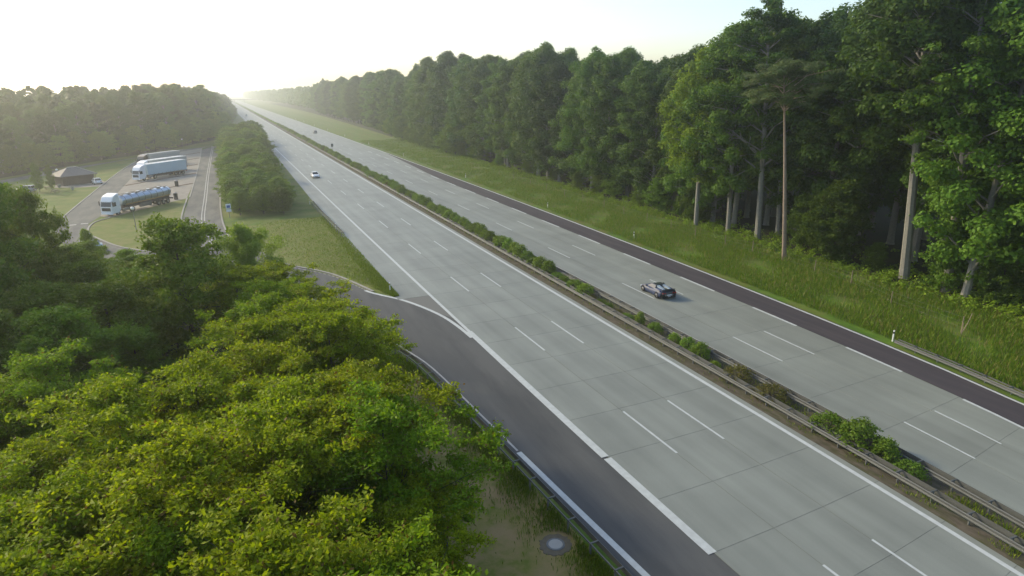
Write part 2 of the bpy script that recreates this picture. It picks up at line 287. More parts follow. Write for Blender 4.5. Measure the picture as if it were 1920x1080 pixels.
M['sign_white'] = plain('white_sign_sheet', (0.75, 0.78, 0.82), 0.35)
M['sign_blue'] = plain('blue_sign_sheet', (0.05, 0.12, 0.35), 0.35)
M['bark'] = plain('grey_bark', (0.21, 0.20, 0.175), 0.9, var=0.35, scale=5, bump=0.4)
M['bark_pine'] = plain('pine_bark', (0.25, 0.19, 0.145), 0.9, var=0.35, scale=4, bump=0.4)
M['bark_dark'] = plain('dark_bark', (0.055, 0.047, 0.038), 0.9, var=0.3, scale=5)
M['collar'] = plain('earthy_mortar', (0.16, 0.13, 0.085), 0.95, var=0.3, scale=5)
M['iron'] = plain('cast_iron_cover', (0.40, 0.385, 0.34), 0.7, var=0.12, scale=5)
M['leaf_locust'] = leaf_mat('locust_leaves', (0.170, 0.265, 0.009), (0.300, 0.375, 0.013), 0.48, (1.15, 1.2, 0.35), obvar=0.12)
M['leaf_locust_green'] = leaf_mat('green_locust_leaves', (0.130, 0.240, 0.010), (0.235, 0.345, 0.015), 0.45, (1.2, 1.2, 0.4), obvar=0.12)
M['stalk'] = leaf_mat('dry_grass_stalks', (0.22, 0.20, 0.07), (0.30, 0.26, 0.11), 0.3, obvar=0.0)
M['leaf_locust_red'] = leaf_mat('locust_young_leaves', (0.15, 0.10, 0.02), (0.13, 0.13, 0.02), 0.35, obvar=0.1)
M['leaf_beech'] = leaf_mat('beech_leaves', (0.060, 0.130, 0.014), (0.105, 0.185, 0.022), 0.34, obvar=0.4)
M['leaf_oak'] = leaf_mat('oak_leaves', (0.046, 0.105, 0.014), (0.082, 0.152, 0.022), 0.32, obvar=0.4)
M['leaf_bright'] = leaf_mat('bright_beech_leaves', (0.150, 0.245, 0.016), (0.21, 0.30, 0.022), 0.38, obvar=0.15)
M['leaf_dark'] = leaf_mat('dark_broad_leaves', (0.105, 0.205, 0.014), (0.175, 0.275, 0.024), 0.3, obvar=0.25)
M['leaf_willow'] = leaf_mat('willow_leaves', (0.16, 0.26, 0.035), (0.23, 0.34, 0.05), 0.4, obvar=0.1)
M['leaf_pine'] = leaf_mat('pine_needles', (0.090, 0.105, 0.035), (0.070, 0.125, 0.030), 0.15, obvar=0.2)
M['leaf_shrub'] = leaf_mat('shrub_leaves', (0.100, 0.190, 0.018), (0.165, 0.260, 0.028), 0.3, obvar=0.3)
M['leaf_rust'] = leaf_mat('rusty_shrub_leaves', (0.11, 0.095, 0.025), (0.13, 0.14, 0.03), 0.3, obvar=0.15)
M['blade'] = leaf_mat('grass_blades', (0.090, 0.180, 0.012), (0.180, 0.245, 0.020), 0.3, obvar=0.0)

# ================================================================== THE SETTING
def sheet(name, pts, z, mat, kind='structure', parent=None):
    me = bpy.data.meshes.new(name); me.from_pydata([(x, y, z) for x, y in pts], [], [tuple(range(len(pts)))]); me.materials.append(mat)
    if me.polygons[0].normal.z < 0: me.flip_normals()
    return tag(link(name, me, parent), kind=kind if parent is None else None)
def span(s0, s1, g=1.12, d0=3.0):
    out = [s0]; d = d0
    while out[-1] + d < s1: out.append(out[-1] + d); d *= g
    out.append(s1); return out
def strip_mb(mb, t0, t1, ss, z, mi=0):
    """sheet between lateral t0 and t1 (numbers or functions of s) along stations ss."""
    f0 = t0 if callable(t0) else (lambda s: t0); f1 = t1 if callable(t1) else (lambda s: t1)
    a = [(*W(f0(s), s), z) for s in ss]; b = [(*W(f1(s), s), z) for s in ss]
    n = len(ss); return mb.add(a+b, [(i, n+i, n+i+1, i+1) for i in range(n-1)], mi)
def strip(name, t0, t1, ss, z, mat, parent=None):
    o = strip_mb(MB(), t0, t1, ss, z).obj(name, mat, parent)
    return o if parent else tag(o, kind='structure')
def lin(*kv):
    xs, ys = zip(*kv); return lambda s: float(np.interp(s, xs, ys))
def offset(pts, d):
    """polyline shifted d metres to its right."""
    out = []
    for i, p in enumerate(pts):
        a = Vector(pts[max(i-1, 0)]); b = Vector(pts[min(i+1, len(pts)-1)]); t = (b-a).normalized()
        out.append((p[0] + t.y*d, p[1] - t.x*d))
    return out
def smooth_path(pts, n=5):
    out = []
    for i in range(len(pts)-1):
        p0 = Vector(pts[max(i-1, 0)]); p1 = Vector(pts[i]); p2 = Vector(pts[i+1]); p3 = Vector(pts[min(i+2, len(pts)-1)])
        for k in range(n):
            t = k/n; out.append(tuple(0.5*((2*p1)+(p2-p0)*t+(2*p0-5*p1+4*p2-p3)*t*t+(-p0+3*p1-3*p2+p3)*t*t*t)))
    out.append(tuple(pts[-1])); return out
def ribbon(mb, pts, w0, w1, z, mi=0, h=None):
    a, b = offset(pts, w0), offset(pts, w1); n = len(pts)
    mb.add([(x, y, z) for x, y in a] + [(x, y, z) for x, y in b], [(i, i+1, n+i+1, n+i) for i in range(n-1)], mi)
    if h:
        for q in (a, b): mb.add([(x, y, z-h) for x, y in q] + [(x, y, z) for x, y in q], [(i, i+1, n+i+1, n+i) for i in range(n-1)], mi)
    return mb

GZ = -0.06
sheet('ground', [(-640, -60), (980, -60), (980, 6400), (-640, 6400)], GZ, M['grass'])
# right verge: green strip, trodden path line along the fence, forest floor
vs_ = [8] + span(14, 3000)
strip('verge', 49.9, lin((8, 60), (40, 58.5), (80, 58.5), (3000, 62)), vs_, GZ+.006, M['verge'])
strip('footpath', lin((8, 60), (40, 58.5), (80, 58.5), (3000, 62)), lin((8, 62), (40, 60.2), (80, 60), (3000, 63)), span(14, 700), GZ+.012, M['trodden'])
strip('verge', lin((8, 62), (40, 60.2), (80, 60), (3000, 63)), lin((8, 65), (40, 64.5), (80, 66), (3000, 70)), span(14, 700), GZ+.008, M['verge'])
sheet('forest_floor', [(68, 8), (67.5, 45), (69, 60), (68.5, 90), (68, 120), (70, 170), (72, 230), (76, 330), (82, 480), (92, 800), (98, 1500), (300, 1500), (300, -20), (70, -20)], GZ+.016, M['litter'])
sheet('forest_floor', [(-60, 216), (-50, 238), (-40, 264), (-24, 292), (-19, 308), (-4, 352), (-1, 420), (3, 560), (12, 762), (12, 1500), (-400, 1500), (-400, 216)], GZ+.02, M['litter'])
sheet('forest_floor', [(-60, 2), (2.5, 2), (7.2, 22), (8.2, 34), (6.9, 44), (3.5, 60), (-2, 74), (-6, 86), (-40, 96), (-60, 90)], GZ+.024, M['litter'])
sheet('grass_strip', [(2.6, 2), (14.5, 2), (13.9, 19), (13.3, 30), (12.7, 38), (11.6, 46), (10, 52), (7.0, 44.2), (8.3, 34.2), (7.3, 22)], GZ+.028, M['grass_dry'])
sheet('lawn', [(-23.1, 126.2), (-23, 132.2), (-21.3, 135.6), (-17.3, 142.3), (-13.2, 148.4), (-9.3, 154), (-9.2, 133.7), (-8.8, 117), (-8.9, 102.9), (-11, 101.4), (-14.1, 104.8), (-16.9, 108.8), (-20.3, 116), (-22.2, 120.8)], GZ+.01, M['lawn'])
sheet('lawn', [(15.2, 66), (15.0, 84), (14.9, 106), (14.2, 119), (8.5, 119), (-1, 114.5), (-1.3, 107.5), (2.2, 96), (5.1, 86.3), (9.9, 78.4), (13.1, 69)], GZ+.01, M['lawn'])
sheet('footpath', [(-2.0, 113.6), (8.5, 119), (14.6, 118.6), (14.9, 120.9), (8.4, 121.6), (-2.2, 116.0)], GZ+.022, M['trodden'])

# asphalt of the slip road, rest area lanes
sheet('slip_road', smooth_path([(16.4, 2), (15.2, 12), (14.5, 19.7), (13.9, 28), (13.4, 37), (12.6, 46), (11.7, 50.4), (10.5, 55), (7.2, 65), (4.4, 71.3), (1.2, 79), (-2.4, 89), (-5.2, 96)], 3)
      + [(-8.8, 103), (-8.7, 117), (-8.9, 131.6), (-8.8, 155.3), (-8.6, 207), (-9.2, 290), (-3.5, 316)]
      + [(-3.1, 318), (-2.8, 204), (-2.9, 152), (-2.7, 128), (-2.2, 115.2), (-1.4, 107.1), (1.9, 95.8), (4.8, 86.2), (9.7, 78.2), (12.9, 68.6), (14.8, 65.6), (14.9, 64.9), (17.9, 64.3), (18.25, 58), (18.4, 51), (18.6, 40), (18.75, 29), (18.95, 19.5), (19.05, 18), (19.4, 12), (20, 2)], -0.024, M['asphalt'])
sheet('rest_area_road', [(-29.1, 133.5), (-29.6, 154.8), (-29.7, 177.3), (-29.8, 201.3), (-29.3, 235.5), (-27.1, 269), (-22.3, 285), (-16.4, 296), (-9.8, 303), (-3.5, 318), (-9.3, 300), (-18, 283), (-23, 262), (-25.2, 235), (-24.6, 198), (-24.3, 166.4), (-23.2, 138.5), (-23.9, 130.8), (-23.2, 125.8), (-22.3, 120.6), (-20.4, 115.8), (-17, 108.6), (-14.2, 104.6), (-11, 101.2), (-8.8, 102.6), (-5, 95.6), (-9, 92), (-15, 93), (-20, 98), (-23, 107.5), (-24.4, 113.3), (-27.1, 123.3)], -0.030, M['asphalt_old'])
sheet('parking_lot', [(-23.2, 138.4), (-24.3, 166.4), (-24.6, 198), (-25.2, 235), (-23, 262), (-18, 283), (-9.2, 300), (-9.1, 256.4), (-8.8, 202.6), (-8.9, 174), (-9.3, 154.3), (-13.2, 148.6), (-17.3, 142.5), (-21.3, 135.9)], -0.034, M['paving'])
sheet('rest_area_path', [(-29.9, 186), (-30, 196), (-33, 203), (-41, 196), (-40, 189), (-34, 186)], -0.036, M['paving'])
sheet('rest_area_road', [(-8.85, 103.2), (-8.75, 117), (-8.9, 131.6), (-8.8, 155.3), (-8.6, 207), (-9.2, 290), (-3.5, 316), (-3.1, 318), (-2.8, 204), (-2.9, 152), (-2.7, 128), (-2.2, 115.2), (-1.4, 107.1), (0.2, 101.5), (-5.6, 96.8)], -0.020, M['asphalt_old'])
sheet('rest_area_road', [(-26, 273), (-21, 289), (-15, 300), (-24, 281), (-44, 232), (-60, 190), (-62, 200), (-47, 238)], -0.038, M['asphalt_old'])
kb = MB()
for pts in ([(-27.1, 123.3), (-29.1, 133.5), (-29.6, 154.8), (-29.7, 177.3), (-29.85, 201.3), (-29.35, 235.5), (-27.1, 269), (-22.3, 285), (-16.4, 296)],
            [(-9.2, 154.2), (-9.25, 133.7), (-8.85, 117), (-8.95, 102.9), (-11, 101.35), (-14.1, 104.7), (-16.9, 108.7), (-20.3, 115.9), (-22.2, 120.7), (-23.2, 126.2), (-23.1, 132.2), (-21.3, 135.7)],
            [(-2.85, 318), (-2.6, 204), (-2.7, 152), (-2.5, 128), (-2.0, 115.2), (-1.2, 107.2), (2.1, 96.0), (5.0, 86.4), (9.9, 78.4), (13.0, 68.9)],
            [(-9.4, 288), (-9.0, 256.4), (-8.7, 202.6), (-8.75, 155)]):
    ribbon(kb, smooth_path(pts, 4), -0.14, 0.14, 0.06, 0, 0.12)
tag(kb.obj('kerb', M['kerb']), kind='structure')
mk = MB()
mid = smooth_path([(-5.3, 308), (-5.7, 205.7), (-5.6, 153.6), (-5.6, 129.8), (-5.1, 115.1), (-4.3, 107.2), (-2.9, 100.3)], 4)
ribbon(mk, mid, -0.32, -0.16, -0.016); ribbon(mk, mid, 0.16, 0.32, -0.016)
for q in ((-26.3, 131.0), (-24.6, 131.4)):
    mk.add([(q[0]-.55, q[1]-.35, -0.022), (q[0]+.55, q[1]-.35, -0.022), (q[0]+.55, q[1]+.35, -0.022), (q[0]-.55, q[1]+.35, -0.022)], [(0, 1, 2, 3)])
tag(mk.obj('lane_marking', M['paint_worn']), kind='structure')
# dividing strips of brown setts between the lorry bays, each strip its own piece of the paving
for (a, b) in (((-9.0, 180.2), (-24.0, 163.5)), ((-8.9, 203.8), (-24.4, 184.2)), ((-9.2, 229.6), (-24.9, 207)), ((-9.3, 252.8), (-25.1, 228)), ((-9.5, 276.9), (-24.5, 250))):
    mb = MB(); ribbon(mb, [a, b], -0.35, 0.35, 0.04, 0, 0.08); tag(mb.obj('paving_strip', M['brick']), kind='structure')

# ---------------- carriageways of concrete slabs
S_END = 3000
def carriageway(name, edges, s_first, step, s_slab, left_fn, right_t, far_mat=M['concrete']):
    ss = [2, 8] + span(12, S_END)
    root = strip(name, left_fn, right_t, ss, -0.014, M['joint'])
    far = [s_slab] + [s for s in span(s_slab, S_END, 1.1, 6) if s > s_slab]
    strip('road_surface', left_fn, right_t, far, 0.0, M['concrete'], root)
    s = s_first; g = 0.013
    while s < s_slab - 0.01:
        s2 = min(s + step, s_slab)
        for (ta, tb, smin) in edges:
            if s < smin - 0.01: continue
            a, b, c, d = W(ta+g, s+g), W(tb-g, s+g), W(tb-g, s2-g), W(ta+g, s2-g)
            cx, cy = (a[0]+c[0])/2, (a[1]+c[1])/2
            top = [(p[0]-cx, p[1]-cy, 0.0) for p in (a, b, c, d)]; bot = [(x, y, -0.05) for x, y, _ in top]
            MB().add(top+bot, [(0, 1, 2, 3), (0, 4, 5, 1), (1, 5, 6, 2), (2, 6, 7, 3), (3, 7, 4, 0)]).obj('concrete_slab', M['concrete'], root, loc=(cx, cy, 0))
        s = s2
    return root
def dashes(root, name, t, s0, period, length, w, mat, n_parts, s_max, z=0.006):
    k = 0; far = MB()
    while True:
        e = s0 + k*period; b = e - length; k += 1
        if e > s_max: break
        if e < 6: continue
        mb = MB() if k <= n_parts else far
        strip_mb(mb, t-w/2, t+w/2, [b, (b+e)/2, e], z)
        if mb is not far: mb.obj(name, mat, root)
    if far.v: tag(far.obj(name, mat, root), kind='stuff')
def lane_line(root, t, w, s0, s1, mat=None, z=0.006, d0=4.0):
    tf = t if callable(t) else (lambda s: t)
    return strip('edge_line', lambda s: tf(s)-w/2, lambda s: tf(s)+w/2, span(s0, s1, 1.12, d0), z, mat or M['paint'], root)

Lleft = lin((2, 19.05), (18, 19.05), (19.8, 18.85), (52, 18.75), (64.0, 18.75), (64.05, 15.4), (130, 15.7), (287, 17.2), (400, 17.6), (3000, 17.6))
LW_ = [(18.98, 22.93, 0), (22.93, 26.6, 0), (26.6, 31.45, 0)]
rl = carriageway('left_carriageway', LW_, -0.3, 5.0, 129.7, lin((2, 19.05), (19.8, 19.0), (64, 19.0), (64.05, 15.4), (130, 15.7), (287, 17.2), (400, 17.6), (3000, 17.6)), 31.45)
# shoulder slabs beyond the gore
s = 64.7
while s < 129:
    s2 = min(s+5, 129.7); g = .013
    p = [W(Lleft(s+.1)+g, s+g), W(18.98-g, s+g), W(18.98-g, s2-g), W(Lleft(s2)+g, s2-g)]; cx, cy = p[0]
    MB().add([(x-cx, y-cy, 0.0) for x, y in p] + [(x-cx, y-cy, -.05) for x, y in p], [(0, 1, 2, 3), (0, 4, 5, 1), (1, 5, 6, 2), (2, 6, 7, 3), (3, 7, 4, 0)]).obj('concrete_slab', M['concrete'], rl, loc=(cx, cy, 0))
    s = s2
dashes(rl, 'lane_dash', 22.97, 16.21, 18, 6.05, 0.15, M['paint'], 22, 900)
dashes(rl, 'lane_dash', 26.64, 16.2, 18, 6.05, 0.15, M['paint'], 22, 900)
lane_line(rl, 30.85, 0.30, 2, 1600)
lane_line(rl, 18.86, 0.30, 53.0, 1600)
lane_line(rl, 18.86, 0.50, 29.75, 53.0, d0=5)
lane_line(rl, 18.9, 0.50, 19.7, 29.55, d0=5)
rr = carriageway('right_carriageway', [(35.4, 38.95, 0), (38.95, 42.4, 0), (42.4, 46.42, 0)], -0.4, 6.0, 131.6, 35.4, lin((2, 46.42), (131, 46.42), (131.1, 50.2), (3000, 50.2)))
dashes(rr, 'lane_dash', 39.07, 23.56, 18, 6.05, 0.15, M['paint'], 22, 900)
dashes(rr, 'lane_dash', 42.57, 23.32, 18, 6.05, 0.15, M['paint'], 22, 900)
dashes(rr, 'edge_dash', 46.30, 23.17, 11.83, 5.9, 0.27, M['paint'], 18, 225)
lane_line(rr, 50.0, 0.25, 2, 1600)
lane_line(rr, 35.75, 0.15, 2, 1600, M['paint_worn'])
strip('hard_shoulder', lin((2, 46.42), (133, 46.42), (150, 46.45), (190, 48.8), (214, 49.7)), 50.25, [2, 8] + [x for x in span(12, 214)], 0.0028, M['asphalt_red'])
# slip road markings
sm = MB()
ribbon(sm, smooth_path([(18.2, 51.0), (18.0, 54.5), (17.35, 58.6), (15.5, 64.0), (13.0, 68.2), (12.3, 69.8)], 4), -0.22, 0.12, -0.012)
ribbon(sm, smooth_path([(16.9, 2), (15.7, 12), (15.1, 19.7), (14.6, 25.5), (14.1, 31.7)], 3), -0.16, 0.18, -0.012)
tag(sm.obj('lane_marking', M['paint']), kind='structure')
dm = smooth_path([(12.2, 70.0), (9.55, 77.9), (4.7, 85.9), (1.8, 95.5)], 10)
sd2 = MB()
for i in range(0, len(dm)-1): 
    p, q = Vector(dm[i]), Vector(dm[i+1]); ribbon(sd2, [tuple(p), tuple(p.lerp(q, .55))], 0.0, 0.16, -0.016)
tag(sd2.obj('gutter_stones', M['kerb']), kind='structure')
# thin worn lines along the guardrail on the slip road
tl = MB(); ribbon(tl, smooth_path([(14.1, 31.9), (13.7, 37), (12.95, 46), (12.0, 50.6), (10.8, 55.2), (7.6, 65.2), (4.8, 71.6)], 4), -0.06, 0.08, -0.012)
tag(tl.obj('lane_marking', M['paint_worn']), kind='structure')
# central reserve
strip('central_reserve', 31.46, 35.39, [2, 8] + span(12, S_END), -0.016, M['soil'])

# manhole in the grass strip
mh = empty('manhole', (12.3, 23.3, GZ+.03))
tag(mh, 'round pale manhole cover in the dry grass beside the slip road guardrail', 'manhole cover')
a = MB(); n = 40
ring = lambda r, z, j=0: [(r*(1+j*random.Random(i).uniform(-.1, .1))*math.cos(2*math.pi*i/n), r*(1+j*random.Random(i).uniform(-.1, .1))*math.sin(2*math.pi*i/n), z) for i in range(n)]
MB().rings([ring(.80, 0, 1), ring(.78, .02, 1), ring(.46, .03), ring(.46, .0)], cap=False).obj('mortar_collar', M['collar'], mh)
MB().rings([ring(.45, 0), ring(.45, .045), ring(.37, .05), ring(.37, .02)], cap=False).obj('frame', M['steel_dark'], mh)
MB().rings([ring(.355, .0), ring(.355, .05), ring(.30, .055)], cap=True).obj('lid', M['iron'], mh)

# ================================================================== GUARDRAILS, POSTS, FENCES
def beam_mesh(pts, side, z=0.75, off=0.0):
    """W-beam of folded steel swept along pts; side = +1 faces right, -1 left."""
    prof = [(0, -.155), (.045, -.12), (.045, -.075), (0, -.03), (0, .03), (.045, .075), (.045, .12), (0, .155), (-.012, .155), (-.012, -.155)]
    mb = MB(); R = []
    P = offset(pts, off)
    n = len(P)
    rows = [offset(P, side*u) for u, _ in prof]
    for i in range(n): R.append([(rows[k][i][0], rows[k][i][1], z - .155 + prof[k][1]) for k in range(len(prof))])
    return mb.rings(R, 0, cap=True)
def along(pts, step):
    out = []; acc = 0.0; nxt = 0.0
    for i in range(len(pts)-1):
        a, b = Vector(pts[i]), Vector(pts[i+1]); L = (b-a).length
        while nxt <= acc + L: out.append((a.lerp(b, (nxt-acc)/L), math.atan2((b-a).y, (b-a).x) - math.pi/2)); nxt += step
        acc += L
    return out
post_me = MB().box(-.05, .05, -.035, .035, -.5, .70).mesh('guard_post', M['steel_dark'])
arm2_me = MB().box(-.27, .27, -.04, .04, .70, .76).mesh('spacer_arm', M['steel'])
arm1_me = MB().box(-.05, .46, -.04, .04, .70, .76).mesh('spacer_arm', M['steel'])
def guardrail(pts, label, double=True, side=1, n_parts=150, step=2.0, group=None, bmat='steel', gz=-.04):
    o0 = Vector(pts[0]); root = empty('guardrail', (o0.x, o0.y, gz))
    tag(root, label, 'guardrail', group)
    L = [(p[0]-o0.x, p[1]-o0.y) for p in pts]
    if double:
        beam_mesh(L, 1, off=.27).obj('beam', M[bmat], root); beam_mesh(L, -1, off=-.27).obj('beam', M[bmat], root)
    else:
        beam_mesh(L, side, off=side*.44).obj('beam', M[bmat], root)
        mb = MB(); rr_ = [[(x-.03, y, .66), (x+.03, y, .66), (x+.03, y, .74), (x-.03, y, .74)] for x, y in L]; mb.rings(rr_).obj('rear_bar', M[bmat], root)
    far_p, far_a = MB(), MB()
    for k, (p, rz) in enumerate(along(L, step)):
        if k < n_parts:
            link('post', post_me, root, (p.x, p.y, 0), (0, 0, rz))
            link('spacer_arm', arm2_me if double else arm1_me, root, (p.x, p.y, 0), (0, 0, rz + (0 if side > 0 or double else math.pi)))
        else:
            far_p.box(p.x-.06, p.x+.06, p.y-.04, p.y+.04, -.2, .7); far_a.box(p.x-.27, p.x+.27, p.y-.05, p.y+.05, .70, .76)
    if far_p.v: tag(far_p.obj('post', M['steel_dark'], root), kind='stuff'); tag(far_a.obj('spacer_arm', M['steel'], root), kind='stuff')
    return root
def lane_pts(t, s0, s1, d0=3.0, g=1.06): 
    tf = t if callable(t) else (lambda s: t)
    return [W(tf(s), s) for s in span(s0, s1, g, d0)]
guardrail(lane_pts(32.3, 7.7, 1500), 'galvanised double guardrail along the left side of the planted central reserve', n_parts=140)
guardrail(lane_pts(34.35, 7.4, 1500), 'galvanised double guardrail along the right side of the planted central reserve', n_parts=140)
ramp_pts = smooth_path([(14.9, 8), (14.25, 13), (13.95, 19.3), (13.4, 28.1), (12.8, 37.1), (12.0, 45.9), (11.1, 50.0), (10.0, 54.4), (6.7, 64.7), (3.9, 71.1), (1.2, 78.2)], 4)
guardrail(offset(ramp_pts, -.35), 'galvanised guardrail curving along the slip road beside the yellow-green locust trees', double=False, n_parts=80)
guardrail([(14.55, 99.5), (14.3, 108), (14.15, 119), (14.1, 133)], 'short guardrail on the left verge beside the hedge and footpath', bmat='steel_dark', double=False, n_parts=60)
rp = [(49.55, 12), (49.6, 20), (49.65, 25.5), (49.3, 31), (49.2, 33)]
guardrail(lane_pts(lambda s: 51.0, 4, 33, 4), 'guardrail ending in the tall grass at the right road edge', double=False, side=-1, n_parts=30, gz=-.18)

# roadside delineator posts
def delineator():
    r = empty('delineator_post')
    prof = [(-.06, -.05), (.06, -.05), (.045, .05), (-.045, .05)]
    MB().rings([[(x, y, 0) for x, y in prof], [(x, y, .98) for x, y in prof], [(x*.9, y*.9 + .01, 1.05) for x, y in prof]]).obj('post', M['plastic_white'], r)
    MB().rings([[(x*1.04, y*1.04, .74) for x, y in prof], [(x*1.04, y*1.04, .92) for x, y in prof]]).obj('black_band', M['black'], r)
    MB().box(-.03, .03, -.062, -.050, .77, .90).obj('reflector', M['reflector'], r)
    return r
dl = delineator(); kids_index(dl)
spots = [((51.2, 34.2), 'white delineator post in tall grass right of the road, nearest one'),
         ((54.0, 78.1), 'white delineator post by the dark shoulder across from the black sports car'),
         ((54.2, 107.0), 'third white delineator post along the right verge'),
         ((55.4, 156.1), 'fourth white delineator post along the right verge'),
         ((14.75, 68.3), 'white delineator post at the grass tip of the slip road gore'),
         ((14.65, 105.5), 'white delineator post at the left road edge beside the lawn'),
         ((13.9, 133.5), 'white delineator post at the left road edge beside the hedge')]
for k, (p, lab) in enumerate(spots):
    o = dl if k == 0 else copy_tree(dl); o.location = (p[0], p[1], GZ); o.rotation_euler = (0, 0, math.pi if k < 4 else 0)
    tag(o, lab, 'delineator post', 'roadside delineator posts')
k = 0
for s in (200, 250, 300, 350, 400, 450, 500):
    for t, side in ((52.0, 'right'), (lambda s: Lleft(s)-.9, 'left')):
        tt = t(s) if callable(t) else t; x, y = W(tt, s); o = copy_tree(dl); o.location = (x, y, GZ)
        tag(o, 'small distant white delineator post on the %s verge' % side, 'delineator post', 'roadside delineator posts')

# forest fence: posts with two wires
fr = empty('forest_fence', (62.5, 74.4, GZ)); tag(fr, 'wire fence on wooden posts along the trodden line before the forest', 'fence')
fpts = [(58.6, 33.0), (59.8, 40.8), (62.0, 47.3), (62.8, 53.0), (63.0, 58.2), (62.9, 63.3), (62.4, 68.0), (62.4, 74.4), (62.6, 80.5), (62.6, 87), (62.7, 94), (62.9, 101), (63, 109), (63.2, 117), (63.5, 126), (63.8, 135), (64, 145), (64.3, 155)]
rnd = random.Random(4)
for x, y in fpts:
    h = rnd.uniform(1.5, 1.8); lx, ly = rnd.uniform(-.08, .08), rnd.uniform(-.08, .08)
    MB().tube([(0, 0, -.1), (lx*.5, ly*.5, h*.5), (lx, ly, h)], [.06, .055, .05], 7).obj('post', M['wood'], fr, loc=(x-62.5, y-74.4, 0))
for zz in (.5, 1.0, 1.45):
    MB().tube([(x-62.5, y-74.4, zz) for x, y in fpts], .006, 4).obj('wire', M['steel_dark'], fr)
lt = MB().tube([(0, 0, 0), (.02, .0, 1.3)], [.04, .035], 6).obj('stake', M['wood'], None, loc=(57.6, 32.4, GZ)); tag(lt, 'upright pale stake in the tall grass at the right edge', 'stake')
lt = MB().tube([(-.9, -.1, .15), (0, 0, 1.05), (.9, .3, 1.75)], [.04, .04, .03], 6).obj('leaning_pole', M['wood'], None, loc=(58.6, 32.6, GZ)); tag(lt, 'slanting pale pole leaning in the tall grass at the right edge', 'pole')

# ================================================================== SIGNS, LAMPS, BINS
def two_panel_sign(loc, rz):
    r = empty('information_sign', loc, rz); tag(r, 'small information sign with two white panels on a grey post beside the hedge', 'sign')
    MB().cyl((0, 0, 1.25), .05, 2.5, n=10).obj('post', M['steel_dark'], r)
    p = MB().box(-.42, .42, -.06, -.04, 1.75, 2.6).obj('panel', M['sign_white'], r)
    MB().box(-.30, .30, -.068, -.062, 1.86, 2.34).obj('picture', M['sign_blue'], p)
    MB().box(-.42, .42, -.06, -.04, 1.15, 1.62).obj('panel', M['sign_white'], r)
two_panel_sign((-1.1, 125.0, GZ), 0.15)
def lamp(loc, h, label):
    r = empty('park_lamp', loc); tag(r, label, 'lamp post', 'rest area lamp posts')
    MB().tube([(0, 0, 0), (0, 0, .5), (0, 0, h-.3)], [.08, .055, .04], 8).obj('pole', M['steel_dark'], r)
    R = []
    for i in range(7):
        a = -math.pi/2 + math.pi*i/6; R.append([(max(.02, .30*math.cos(a))*math.cos(2*math.pi*j/14), max(.02, .30*math.cos(a))*math.sin(2*math.pi*j/14), h-.1+.27*math.sin(a)) for j in range(14)])
    MB().rings(R).obj('lamp_globe', M['lamp_globe'], r, smooth=True)
    MB().cyl((0, 0, h+.13), .16, .06, n=14, r2=.05).obj('cap', M['steel'], r)
lamp((-15.6, 121.3, GZ), 3.7, 'thin lamp post with a white globe on the lawn beside the tank lorry')
lamp((-16.6, 305, GZ), 3.7, 'small lamp post with white globe at the far end of the lorry bays')
lamp((-37.5, 200.5, GZ), 3.4, 'small lamp post with white globe behind the rest hut')
lamp((-41.0, 200, GZ), 3.4, 'small lamp post with white globe left of the rest hut')
def bin_(loc, label):
    r = empty('waste_bin', loc, .6); tag(r, label, 'waste bin', 'waste bins between the lorry bays')
    MB().rings([[(.42*math.cos(2*math.pi*i/14)*q, .42*math.sin(2*math.pi*i/14)*q, z) for i in range(14)] for z, q in ((0, .85), (.1, .95), (1.15, 1.0), (1.2, 1.06), (1.26, 1.06))]).obj('body', M['black'], r)
    MB().rings([[(.42*math.cos(2*math.pi*i/14)*q, .42*math.sin(2*math.pi*i/14)*q, z) for i in range(14)] for z, q in ((1.26, 1.0), (1.4, .85), (1.5, .45), (1.52, .05))]).obj('lid', M['steel_dark'], r, smooth=True)
bin_((-12.3, 176.1, GZ+.02), 'dark waste bin on the paving between tank lorry and blue trailer')
bin_((-11.3, 153.6, GZ+.02), 'dark waste bin at the corner of the lawn behind the tank lorry')
# low sign on the reserve
r = empty('reserve_sign', (W(35.1, 228)[0], W(35.1, 228)[1], GZ)); tag(r, 'small round-topped sign standing in the distant central reserve hedge', 'sign')
MB().cyl((0, 0, 1.2), .05, 2.4, n=8).obj('post', M['steel_dark'], r); MB().box(-.4, .4, -.02, .02, 2.1, 3.3, c=.015).obj('panel', M['steel_dark'], r)

# distant overpass
ov = empty('overpass_bridge', (12, 1750, GZ)); tag(ov, 'faint overpass bridge crossing the motorway in the distance', 'bridge')
MB().box(-30, 75, -5, 5, 6.6, 7.5).obj('deck', M['kerb'], ov)
MB().box(-30, 75, -5.2, -4.9, 7.5, 8.4).obj('parapet', M['kerb'], ov); MB().box(-30, 75, 4.9, 5.2, 7.5, 8.4).obj('parapet', M['kerb'], ov)
for px in (-1, 20.6, 43): MB().box(px-.6, px+.6, -4, 4, 0, 6.6).obj('pier', M['kerb'], ov)

